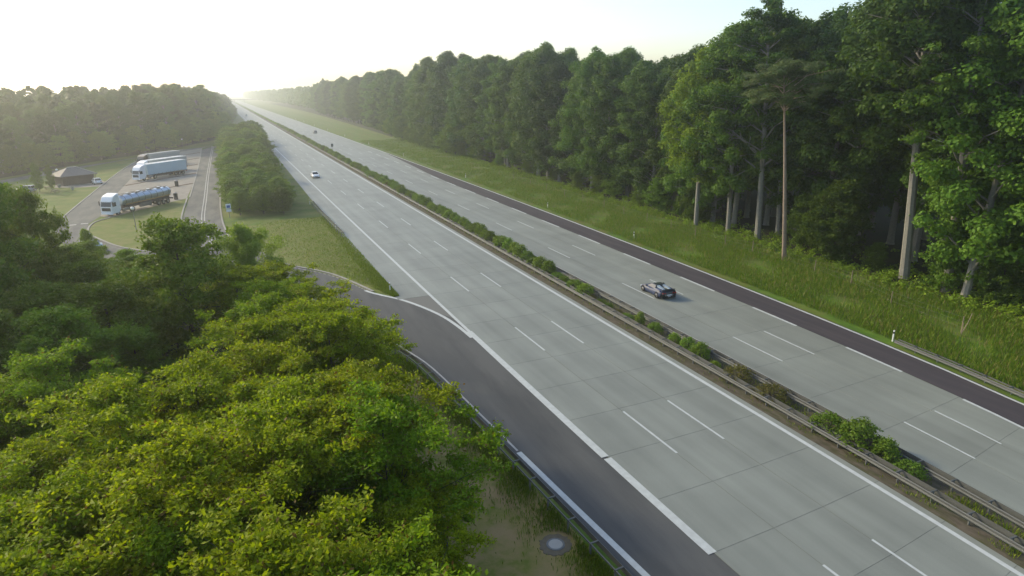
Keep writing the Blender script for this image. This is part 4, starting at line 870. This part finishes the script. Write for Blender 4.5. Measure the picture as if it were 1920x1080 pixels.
WIL = make_tree('willow_tree', 97, 9.0, 1.2, 2.5, 50, 240, .28, .05, .55, M['leaf_willow'], M['bark_dark'], 'round', .14, 4, 1.1, rise=1.3, up=.1)
YOU = [make_tree('young_tree', 100+k, 7.0, .7, 2.3, 34, 150, .24, .16, .62, M['leaf_shrub'], M['bark_dark'], 'round', .10, 4, .9, rise=.5, soft=True) for k in range(3)]
YOB = [make_tree('young_tree', 110+k, 7.0, .5, 2.4, 36, 190, .24, .16, .66, M['leaf_beech'], M['bark_dark'], 'round', .10, 4, .9, rise=.5, soft=True) for k in range(2)]
SAP = make_tree('locust_sapling', 107, 7.5, 2.6, 1.6, 18, 26, .24, .11, .42, M['leaf_locust'], M['bark_dark'], 'umbrella', .06, 3, .5, rise=1.0, extra=M['leaf_locust_red'])

def ordinal(n):
    a = ['first', 'second', 'third', 'fourth', 'fifth', 'sixth', 'seventh', 'eighth', 'ninth', 'tenth', 'eleventh', 'twelfth', 'thirteenth', 'fourteenth', 'fifteenth', 'sixteenth', 'seventeenth', 'eighteenth', 'nineteenth']
    t = {2: 'twent', 3: 'thirt', 4: 'fort', 5: 'fift', 6: 'sixt', 7: 'sevent', 8: 'eight', 9: 'ninet'}
    if n <= 19: return a[n-1]
    return t[n//10] + 'ieth' if n % 10 == 0 else t[n//10] + 'y-' + a[n % 10 - 1]
# --- yellow-green locusts in the foreground, lower left
loc_spots = []
poly_r = lambda y: float(np.interp(y, [6, 14, 21, 26, 30, 34, 38, 42], [0.2, 2.2, 4.2, 4.7, 4.4, 4.1, 4.2, 3.0]))
y = 6.0; row = 0
while y < 42:
    x = poly_r(y) - rnd.uniform(0, .5)
    lim = -(8 + y*.42)
    while x > lim:
        hmax = 9.2 if y < 30 else 8.8
        ok = not (y > 31.5 and -8.5 < x < -2.6) and not (y > 31 and x < -9.5 and y > 36)
        if ok: loc_spots.append((x + rnd.uniform(-.5, .5), y + rnd.uniform(-.6, .6), hmax*rnd.uniform(.74, 1.12)))
        x -= 3.4
    y += 3.3; row += 1
ORD = ['first', 'second', 'third', 'fourth', 'fifth', 'sixth', 'seventh', 'eighth', 'ninth', 'tenth', 'eleventh', 'twelfth', 'thirteenth', 'fourteenth']
rows_ = {}
for p in loc_spots: rows_.setdefault(round((p[1]-6)/3.3), []).append(p)
kk = 0
for ri in sorted(rows_):
    for ci, (x, y, h) in enumerate(sorted(rows_[ri], key=lambda p: -p[0])):
        put_tree(LOG if (kk*7) % 5 < (3 if y < 20 else 1) else LOC[kk % 4], x, y, h, rnd.uniform(0, 6.28), 'yellow-green foreground locust, %s from the slip road guardrail in the %s row back' % (ORD[ci], ORD[ri]), 'tree', 'yellow-green locust trees in the foreground'); kk += 1
put_tree(SAP, 6.3, 46.5, 8.0, 1.0, 'thin sparse locust sapling standing out against the grey slip road', 'tree')
put_tree(LOC[1], 6.6, 41.0, 6.6, 2.0, 'yellow-green locust tree reaching over the guardrail onto the slip road', 'tree', 'yellow-green locust trees in the foreground')
put_tree(WIL, .3, 60.0, 10.2, .3, 'pale green feathery willow rising above the yellow-green trees beside the lane bend', 'tree')
for x, y, h, lab in ((-.7, 52.5, 8.6, 'yellow-green locust just in front of the willow'), (2.4, 54.5, 8.0, 'yellow-green locust right of the willow foot'), (4.2, 49.5, 7.4, 'small yellow-green locust left of the thin sapling'), (1.2, 47.0, 8.6, 'yellow-green locust behind the foreground thicket below the willow'), (-3.2, 63, 5.6, 'low yellow-green locust left of the willow')):
    put_tree(LOC[rnd.randrange(4)], x, y, h, rnd.uniform(0, 6), lab, 'tree', 'yellow-green locust trees in the foreground')
# --- darker trees behind them
put_tree(DRK[0], -4.4, 53.0, 12.4, .4, 'tall dark green broad tree standing alone before the lawn of the rest area', 'tree', sx=.95)
dark = [(-9.3, 50, 9.0), (-13.5, 52.5, 8.8), (-8.6, 58.5, 7.8), (-12.6, 62, 8.0), (-8.8, 66.5, 6.6), (-14.2, 70, 7.2), (-10.5, 74.5, 5.6), (-6.5, 76, 5.2), (-16.5, 78, 6.6), (-7.5, 46.5, 6.4), (-11.0, 44.5, 9.0), (-15.5, 45.5, 9.6), (-12, 80.5, 5.0), (-16, 85, 5.4)]
for k, (x, y, h) in enumerate(dark):
    put_tree(DRK[k % 3], x, y, h, rnd.uniform(0, 6), 'dark green bushy tree in the thicket between locusts and rest area lane', 'tree', 'dark bushy trees behind the locusts', sx=1.1)
for x, y, h, pr, sx, lab in ((-18.6, 58, 17.2, DRK[1], .82, 'tall broad green tree at the left edge of the view'), (-23.5, 66, 20.5, DRK[2], .85, 'tall green tree at the left edge, behind the first one'), (-19.5, 49, 12.5, DRK[0], .9, 'dark tree at the left edge below the tall one'),
                       (-17.0, 68.5, 13.2, DRK[1], .55, 'slim green tree right of the tall left-edge trees'), (-21, 78, 13.0, DRK[2], .7, 'green tree behind the slim one beside the lane'), (-26, 52, 14, DRK[1], .8, 'dark green tree at the far left edge')):
    put_tree(pr, x, y, h, rnd.uniform(0, 6), lab, 'tree', sx=sx)
put_tree(YOU[0], -19.0, 100.5, 4.2, 0, 'small young tree beside the parked silver car at the lane bend', 'tree', sx=.7)
put_tree(YOU[2], -41.5, 182.0, 6.5, 0, 'thin young tree in front of the picnic tables', 'tree', sx=.45)
put_tree(YOU[1], -39.6, 184.8, 5.8, 2, 'second thin young tree nearer the rest hut', 'tree', sx=.4)

# --- overgrown strip between rest area lane and motorway
k = 0; y = 126.0
while y < 335:
    xr = float(np.interp(y, [124, 150, 183, 230, 276, 330], [8.6, 9.6, 10.4, 11.2, 12.0, 12.2]))
    x = 0.6
    while x < xr + .5:
        xx, yy = min(x + rnd.uniform(-.7, .7), xr), y + rnd.uniform(-1.2, 1.2)
        hh = float(np.interp(y, [124, 135, 200, 260, 330], [4.2, 5.6, 6.6, 7.0, 8.0]))*rnd.uniform(.78, 1.15)
        if y > 262 and x > 7: hh *= 1.1
        put_tree(YOU[k % 3] if k % 4 else DRK[k % 3], xx, yy, hh, rnd.uniform(0, 6), 'bushy green tree in the overgrown strip between rest area lane and motorway', 'tree', 'bushy trees in the strip beside the motorway', sx=1.25)
        k += 1; x += 3.7
    y += 4.4 + y*.006
# --- forest on the left: low front row, tall rows behind
def polyline_pts(pts, step, jitter):
    out = []
    for p, rz in along(pts, step): out.append((p.x + rnd.uniform(-jitter, jitter), p.y + rnd.uniform(-jitter, jitter)))
    return out
foot = [(-78, 190), (-60, 216), (-50, 236), (-39, 262), (-24, 291), (-17, 312), (-4, 352), (1, 430), (4, 556), (8, 660), (11.5, 762)]
left_tall, left_low = [], []
for k, (x, y) in enumerate(polyline_pts(foot, 8.0, 1.5)):
    if y > 760: break
    low = float(np.interp(y, [190, 300, 345, 420], [7.5, 9.5, 12, 10]))
    if k % 1 == 0: left_low.append((x-1.5, y+1.5, low*rnd.uniform(.8, 1.15)))
for d, st in ((7, 7.5), (15, 8.5), (25, 10)):
    for x, y in polyline_pts(offset(foot, -d), st, 1.8):
        if y < 700: left_tall.append((x, y, float(np.interp(y, [190, 240, 300, 340, 420, 560, 700], [13.5, 16.5, 22.5, 25, 22, 20, 18.5]))*rnd.uniform(.9, 1.07)))
for k, (x, y, h) in enumerate(left_low):
    put_tree(YOU[k % 3] if k % 2 else DRK[k % 3], x, y, h, rnd.uniform(0, 6), 'low bushy tree at the foot of the hazy left forest, %s from the left' % ordinal(k+1), 'tree', 'low trees at the foot of the left forest', sx=1.1)
for k, (x, y, h) in enumerate(left_tall):
    put_tree((BEE+OAK)[rnd.randrange(7)], x, y, h, rnd.uniform(0, 6), 'tall hazy forest tree behind the rest area', 'tree', 'tall trees of the left forest', sx=1.1)

# --- forest on the right
ex = lambda y: float(np.interp(y, [10, 40, 60, 90, 119, 146, 171, 212, 254, 325, 405, 655, 933, 1300, 2000, 3000], [71.5, 71.5, 72, 73.5, 73.5, 74, 75, 76, 78, 82, 86, 91, 97, 99, 97, 97]))
special = [(69.9, 47.0), (64.5, 59.3), (69.1, 75.2), (69.8, 69.5), (69.3, 41.6), (68.0, 39.1), (75.3, 58.6), (74.5, 70.3)]
E_ = lambda l, r: None
lean_left = lambda m, h: (0.0, 0.0)
def leaning(pr, x, y, h, rz, dx, dy, label, **k):
    """tree whose top leans by (dx, dy) metres"""
    o = put_tree(pr, x, y, h, 0, label, **k)
    v = Vector((dx, dy, h)).normalized(); q = Vector((0, 0, 1)).rotation_difference(v)
    o.rotation_mode = 'QUATERNION'; o.rotation_quaternion = q @ Matrix.Rotation(rz, 4, 'Z').to_quaternion(); return o
leaning(BTA, 69.9, 47.0, 33.5, 1.2, -2.2, .9, 'tall beech with a thick pale grey trunk at the forest edge right of the pine', cat='tree', sx=1.12)
leaning(PIN, 64.5, 59.3, 24.6, 2.6, -2.7, 1.1, 'thin bare-trunked pine standing in front of the dark forest edge', cat='tree')
leaning(BEE[0], 69.1, 75.2, 29.5, .5, -.8, .3, 'beech with a visible grey trunk left of the thin pine', cat='tree', sx=.95)
leaning(OPN, 69.8, 69.5, 32.5, 4.5, -1.6, .8, 'tall loose-crowned oak rising against the sky behind the thin pine', cat='tree', sx=1.0)
put_tree(BRI, 67.6, 80.5, 26.8, 1.1, 'bright yellow-green beech at the forest edge left of the pine', 'tree', sx=1.05)
leaning(OPN, 69.3, 41.6, 33.5, 2.2, -1.8, .4, 'tall open-crowned oak at the right edge of the view', cat='tree')
leaning(BEE[1], 68.2, 38.6, 30.0, 3.3, 1.5, -.5, 'beech with two leaning pale trunks at the right edge', cat='tree')
leaning(BEE[2], 75.3, 58.6, 30.5, .9, -1, .4, 'shaded beech with a thin trunk behind the pine', cat='tree')
leaning(BEE[0], 74.5, 70.3, 29.5, 5.0, -1, .4, 'shaded beech between the grey trunk and the pine', cat='tree')
for x, y, h, lab in ((69.5, 56.0, 9.5, 'young beech with hanging leaves at the foot of the forest right of the pine'), (70.2, 40.6, 9.0, 'young beech bush right of the foot of the thick grey trunk'), (71, 37, 8.0, 'young beech bush at the right edge of the forest'), (72, 63, 7.0, 'young beech bush behind the pine trunk'), (70, 50.5, 3.2, 'low bush between the young beech and the grey trunk'), (70.5, 84, 6.5, 'young beech below the bright yellow-green one')):
    put_tree(YOB[rnd.randrange(2)], x, y, h, rnd.uniform(0, 6), lab, 'tree')
right_n = 0
def forest_h(y): return float(np.interp(y, [0, 60, 90, 119, 160, 212, 325, 493, 700], [32, 31.5, 28, 27, 29.5, 32.5, 29.5, 31, 30]))
spec_near = lambda x, y, d: any((x-a)**2 + (y-b)**2 < d*d for a, b in special + [(67.6, 80.5)])
front_k = 0
for row, dx in enumerate((0, 6.0, 12.5, 20)):
    y = 16 + row*2.2
    while y < (700 if row < 2 else 330):
        x = ex(y) + dx + rnd.uniform(-1.2, 1.2); yy = y + rnd.uniform(-1, 1)
        if not spec_near(x, yy, 4.2 if row == 0 else 2.5) and not (row == 0 and 44 < yy < 66):
            pool = (BEE[1], BEE[3], OAK[1], OAK[1], BEE[1]) if (row == 0 and yy > 82) else tuple(BEE+OAK)
            pr = pool[rnd.randrange(len(pool))]
            if yy < 80: zone = 'dark forest tree deep behind the thick grey trunk and the pine'
            elif yy < 150: zone = 'leafy tree of the nearer right forest edge, left of the bright beech'
            elif yy < 330: zone = 'leafy forest tree along the middle of the right forest edge'
            else: zone = 'bluish hazy forest tree in the far right forest'
            if row == 0 and 82 < yy < 330:
                front_k += 1; zone = 'leafy tree in the front row of the right forest, %s beyond the bright beech' % ordinal(front_k)
            elif 80 <= yy < 330: zone = 'leafy tree behind the front row of the right forest edge'
            put_tree(pr, x, yy, forest_h(yy)*rnd.uniform(.80, 1.08), rnd.uniform(0, 6), zone, 'tree', 'trees of the right forest', sx=1.0 + .1*(row == 0))
            right_n += 1
        y += (5.6, 6.5, 7.5, 9)[row]*(1 + max(0, y-150)/420)
# bushes fringing the far right forest edge
for k in range(46):
    y = 88 + k*7.5 + rnd.uniform(-2, 2)
    if rnd.random() < .35 and y < 210: continue
    big = 212 < y < 330
    put_tree(YOU[k % 3], ex(y) - (4.5 if big else 2.0) + rnd.uniform(-1, 1), y, (9 if big else 5)*rnd.uniform(.6, 1.2), rnd.uniform(0, 6), 'light green bushy young tree fringing the right forest edge', 'tree', 'young trees fringing the right forest edge', sx=1.15)

# --- woods too deep or far to tell the trees apart
def wood_mass(name, spots, n, size, mat, label, seed):
    rng = np.random.default_rng(seed); Vs = []
    for (x, y, h, rr) in spots:
        m = n; u = rng.uniform(0, 1, m)**.8; az = rng.uniform(0, 2*np.pi, m)
        R = rr*PROF['round'](u)*rng.uniform(.55, 1.1, m)*(1+.25*np.sin(az*3+u*9+x))
        c = np.stack([x+R*np.cos(az), y+R*np.sin(az), h*(.22+.78*u)], 1)
        nr = np.stack([np.cos(az), np.sin(az), .7+0*az], 1) + rng.normal(size=(m, 3))*.4
        Vs.append(leaf_quads(rng, c, nr, size, size*.75))
    return tag(link(name, quads_mesh(name, np.concatenate(Vs), [mat])), label, None, None, 'stuff')
sp = []
for dx, st, y0_, y1_ in ((29, 8, 10, 700), (38, 9, 0, 900), (50, 11, -10, 900)):
    y = y0_
    while y < y1_:
        sp.append((ex(y)+dx+rnd.uniform(-2, 2), y, forest_h(min(y, 700))*rnd.uniform(.86, 1.0), 5.5)); y += st*(1+max(0, y-200)/600)
for row, dx in enumerate((12, 20)):
    y = 330
    while y < 700: sp.append((ex(y)+dx+rnd.uniform(-2, 2), y, 27.5*rnd.uniform(.88, 1.04), 5.0)); y += 9
wood_mass('forest_interior', sp, 520, 1.15, M['leaf_oak'], 'dense dark forest interior on the right', 5)
sp = []
for row in range(4):
    y = 700.0
    while y < 3000:
        sp.append((ex(y)+row*9+rnd.uniform(-3, 3), y+rnd.uniform(-3, 3), rnd.uniform(23, 29), 6)); y += 10*(1+(y-700)/1200)
wood_mass('distant_forest', sp, 200, 2.6, M['leaf_oak'], 'far wood fading into haze right of the motorway', 6)
sp = []
for row in range(5):
    y = 690.0
    while y < 2800:
        sp.append((float(np.interp(y, [690, 762, 1200, 3000], [5, 8, 10, 10]))-4-row*9+rnd.uniform(-3, 3), y+rnd.uniform(-3, 3), rnd.uniform(16, 21)*(1+.1*row), 6)); y += 10*(1+(y-700)/1200)
for d in (36, 48, 62):
    for x, y in polyline_pts(offset(foot, -d), 10, 2):
        sp.append((x, y, float(np.interp(y, [190, 240, 300, 340, 420, 560, 700], [13.5, 16.5, 22, 24.5, 22, 20.5, 19]))*rnd.uniform(.92, 1.08), 6))
wood_mass('distant_forest', sp, 230, 2.2, M['leaf_oak'], 'wood fading into haze left of the motorway', 7)

# --- shrubs of the central reserve
def make_shrub(seed, n, per, mat, spread=(1, 1), Ln=.14, Wn=.08):
    rng = np.random.default_rng(seed); r = random.Random(seed); P = []; st = MB()
    for k in range(n):
        az = k*2.4 + r.uniform(-.3, .3); u = ((k+.5)/n)
        el = math.asin(min(1, u)); q = .72
        p = Vector((q*math.cos(az)*math.cos(el)*spread[0], q*math.sin(az)*math.cos(el)*spread[0], .35 + 1.25*u*spread[1])); P.append(tuple(p))
        st.tube([(0, 0, 0), p*.5 + Vector((0, 0, -.05)), p], [.03, .02, .008], 4)
    V = clump_leaves(rng, P, np.full(n, .36), per, Ln, Wn, flat=.9, up=.5, shell=.3)
    return dict(name='shrub', trunk=st.mesh('stems', M['bark_dark']), crown=quads_mesh('foliage', V, [mat]), H=1.9)
SHR = [make_shrub(200+k, 24, 75, M['leaf_shrub'], ((1, 1), (1.25, .8), (.85, 1.1))[k % 3]) for k in range(4)]
SHR_D = make_shrub(210, 22, 65, M['leaf_dark']); SHR_R = make_shrub(211, 20, 55, M['leaf_rust'], (1.2, .75))
def shrub(pr, t, s, h, sx, label):
    x, y = W(t, s); put_tree(pr, x, y, h, rnd.uniform(0, 6), label, 'shrub', 'shrubs planted along the central reserve', sx=sx, z=GZ, parts=('stems', 'foliage'))
near = [(SHR[0], 33.35, 22.9, 1.95, 1.15, 'largest round bright green shrub in the near central reserve'), (SHR[2], 33.4, 20.9, 1.5, 1.0, 'upright green shrub just right of the largest round one'), (SHR[1], 33.4, 19.0, 1.15, 1.15, 'lowest light green shrub, nearest in the cluster of the central reserve'),
        (SHR_D, 33.2, 25.4, 1.35, 1.5, 'dark green shrub just left of the largest round one'), (SHR_R, 33.3, 30.8, 1.35, 1.45, 'rusty brown-green shrub, second group of the central reserve'), (SHR_R, 33.3, 34.5, 1.45, 1.2, 'yellowish rusty shrub left of the brown-green one'),
        (SHR[3], 33.3, 39.0, 1.5, .95, 'green shrub of a close pair abreast of the shoulder dashes'), (SHR[0], 33.3, 40.6, 1.4, .9, 'green shrub, further one of a close pair'), (SHR_D, 33.2, 42.3, 1.2, .9, 'dark low shrub behind the close pair'),
        (SHR[1], 33.3, 45.3, 1.35, .8, 'small light green shrub alone in the reserve near the sports car'), (SHR[2], 33.3, 47.6, 1.3, .8, 'small light green shrub nearest beside the sports car'),
        (SHR_D, 33.2, 57.5, 1.35, 1.4, 'dark green shrub left of the gap in the reserve planting'), (SHR[1], 33.3, 60, 1.3, 1.2, 'broad green shrub left of the gap in the reserve planting')]
for a in near: shrub(a[0], a[1], a[2], a[3]*1.12, a[4]*1.12, a[5])
for q, s in enumerate((37.0, 49.6, 51.2, 52.9, 54.4, 56.0, 62.0, 63.8)): shrub((SHR_D, SHR[1], SHR_R)[q % 3], 33.2, s, (.75, .8, .7)[q % 3]*(1.5 if s > 60 else 1), 1.5, 'low dark plant among the shrubs of the near central reserve')
shrub(SHR_R, 33.2, 14.5, .5, 1.0, 'very small light green plant in the reserve at the right edge'); shrub(SHR[1], 33.0, 12.6, .45, 1.0, 'tiny green plant in the reserve at the lower right corner')
s = 66.0
while s < 430:
    if rnd.random() < .92:
        pr = rnd.choice(SHR + [SHR_D] + ([SHR_R] if 190 < s < 240 or rnd.random() < .15 else []))
        shrub(pr, 33.3 + rnd.uniform(-.2, .2), s, rnd.uniform(1.7, 2.4), rnd.uniform(1.0, 1.3), 'green shrub in the long row of the distant central reserve' if s > 130 else 'green shrub in the continuous row of the central reserve')
    s += 1.75 + s*.0022
rng = np.random.default_rng(3); P = []
s = 430
while s < 1500: x, y = W(33.3, s); P.append((x, y, 1.0)); s += 2.5
tag(link('hedge', quads_mesh('hedge', clump_leaves(rng, P, np.full(len(P), 1.1), 26, .7, .5, flat=.8), [M['leaf_shrub']])), 'far hedge of the central reserve', kind='stuff')

# --- grass blades and weeds
def blades(name, n, fn, hgt, wid, mat, label, seed, z=GZ):
    rng = np.random.default_rng(seed); P = fn(rng, n); n = len(P); az = rng.uniform(0, 2*np.pi, n); h = hgt*rng.uniform(.45, 1.3, n)
    tip = np.stack([P[:, 0]+.35*h*np.cos(az), P[:, 1]+.35*h*np.sin(az), z+h], 1); b = np.stack([P[:, 0], P[:, 1], np.full(n, z-.02)], 1)
    pr = np.stack([-np.sin(az), np.cos(az), 0*az], 1)*wid*rng.uniform(.6, 1.4, (n, 1)); m = (b*.45+tip*.55)+np.array([0, 0, .05])
    V = np.stack([b, m-pr, tip, m+pr], 1)
    return tag(link(name, quads_mesh(name, V, [mat])), label, kind='stuff')
def patchy(rng, x, y, f=.35, th=-.3):
    return (np.sin(x*f*2.1+1.3*np.sin(y*f))+np.sin(y*f*1.7+2*np.cos(x*f*.8))+rng.normal(size=len(x))*.8) > th
def right_verge(rng, n):
    y = 20 + 280*rng.uniform(0, 1, n)**1.9; w_ = rng.uniform(0, 1, n)
    x0 = np.interp(y, [10, 20, 43, 80, 130, 170, 300], [49.6, 50.0, 51.5, 52.4, 53.6, 54.4, 55.2]); x1 = np.interp(y, [0, 40, 60, 80, 150, 300], [66, 66.5, 67, 68, 71, 79])
    x = x0 + .35 + (x1-x0)*w_; k = patchy(rng, x, y, .3, -.9); return np.stack([x[k], y[k]], 1)
blades('tall_grass', 170000, right_verge, .50, .030, M['blade'], 'tall green grass on the right verge', 1)
blades('dry_stalks', 15000, right_verge, .70, .018, M['stalk'], 'dry pale stalks among the grass of the right verge', 8)
def left_strip(rng, n):
    y = 8 + 42*rng.uniform(0, 1, n); gx = np.interp(y, [8, 19.3, 28.1, 37.1, 45.9, 50], [14.6, 13.6, 13.05, 12.45, 11.6, 10.8])
    d = rng.exponential(.55, n); x = gx + .25 - d*1.3; k = (x > gx-6) & patchy(rng, x, y, .8, -.6) & ((x-12.3)**2+(y-23.3)**2 > .9); return np.stack([x[k], y[k]], 1)
blades('roadside_grass', 26000, left_strip, .32, .020, M['blade'], 'rough grass under the slip road guardrail', 2)
def gore(rng, n):
    y = 66 + 52*rng.uniform(0, 1, n); x0 = np.interp(y, [66, 70, 78, 86, 96, 107, 118], [14.2, 12.8, 9.8, 5.1, 2.2, -1.2, 3]); x = x0+.4+(14.8-x0)*rng.uniform(0, 1, n)**.6
    k = (rng.uniform(size=n) < .45) | (x > 13.6); return np.stack([x[k], y[k]], 1)
blades('lawn_grass', 30000, gore, .22, .03, M['blade'], 'patchy grass of the lawn between slip road and motorway', 3)
def reserve(rng, n):
    s = 10 + 110*rng.uniform(0, 1, n)**1.6; t = rng.normal(33.2, .65, n); P = np.array([W(min(max(a, 31.8), 35.1), b) for a, b in zip(t, s)]); k = patchy(rng, P[:, 0], P[:, 1], .9, .3); return P[k]
blades('weeds', 14000, reserve, .26, .022, M['blade'], 'low weeds growing in the central reserve', 4)
# undergrowth under the foreground trees and along the forest edge
rng = np.random.default_rng(9); P = []
for _ in range(1500):
    y = rng.uniform(5, 86); xr = np.interp(y, [5, 22, 36, 46, 60, 74, 86], [2, 6.6, 7.6, 6, 3, -2.5, -6.5]); P.append((rng.uniform(-14-y*.32, xr), y, GZ+rng.uniform(.1, .7)))
tag(link('undergrowth', quads_mesh('undergrowth', clump_leaves(rng, P, np.full(len(P), .8), 34, .24, .17, flat=.6), [M['leaf_dark']])), 'dark undergrowth beneath the foreground trees', kind='stuff')
P = []
for _ in range(1900):
    y = 18 + 300*rng.uniform(0, 1)**1.8; P.append((ex(y)-6.2+rng.exponential(4.2), y, GZ+rng.uniform(0, .6)))
tag(link('undergrowth', quads_mesh('undergrowth', clump_leaves(rng, P, np.full(len(P), .75), 36, .26, .18, flat=.65), [M['leaf_dark']])), 'dark undergrowth along the right forest edge', kind='stuff')

# ================================================================== HAZE
HAZE, HAZE_G = 0.00055, 0.70
hz = MB().box(-900, 1200, -140, 6600, -1.1, 44).obj('haze', [])
hm = bpy.data.materials.new('morning_haze'); hm.use_nodes = True; hn = hm.node_tree.nodes; hn.clear()
o_ = hn.new('ShaderNodeOutputMaterial'); v_ = hn.new('ShaderNodeVolumePrincipled'); hm.node_tree.links.new(v_.outputs[0], o_.inputs['Volume'])
v_.inputs['Color'].default_value = (.93, .95, .93, 1); v_.inputs['Density'].default_value = HAZE; v_.inputs['Anisotropy'].default_value = HAZE_G
hz.data.materials.append(hm); tag(hz, 'pale morning haze over the whole scene', kind='stuff')
print('right trees', right_n, 'left', len(left_tall), len(left_low), 'locust', len(loc_spots))
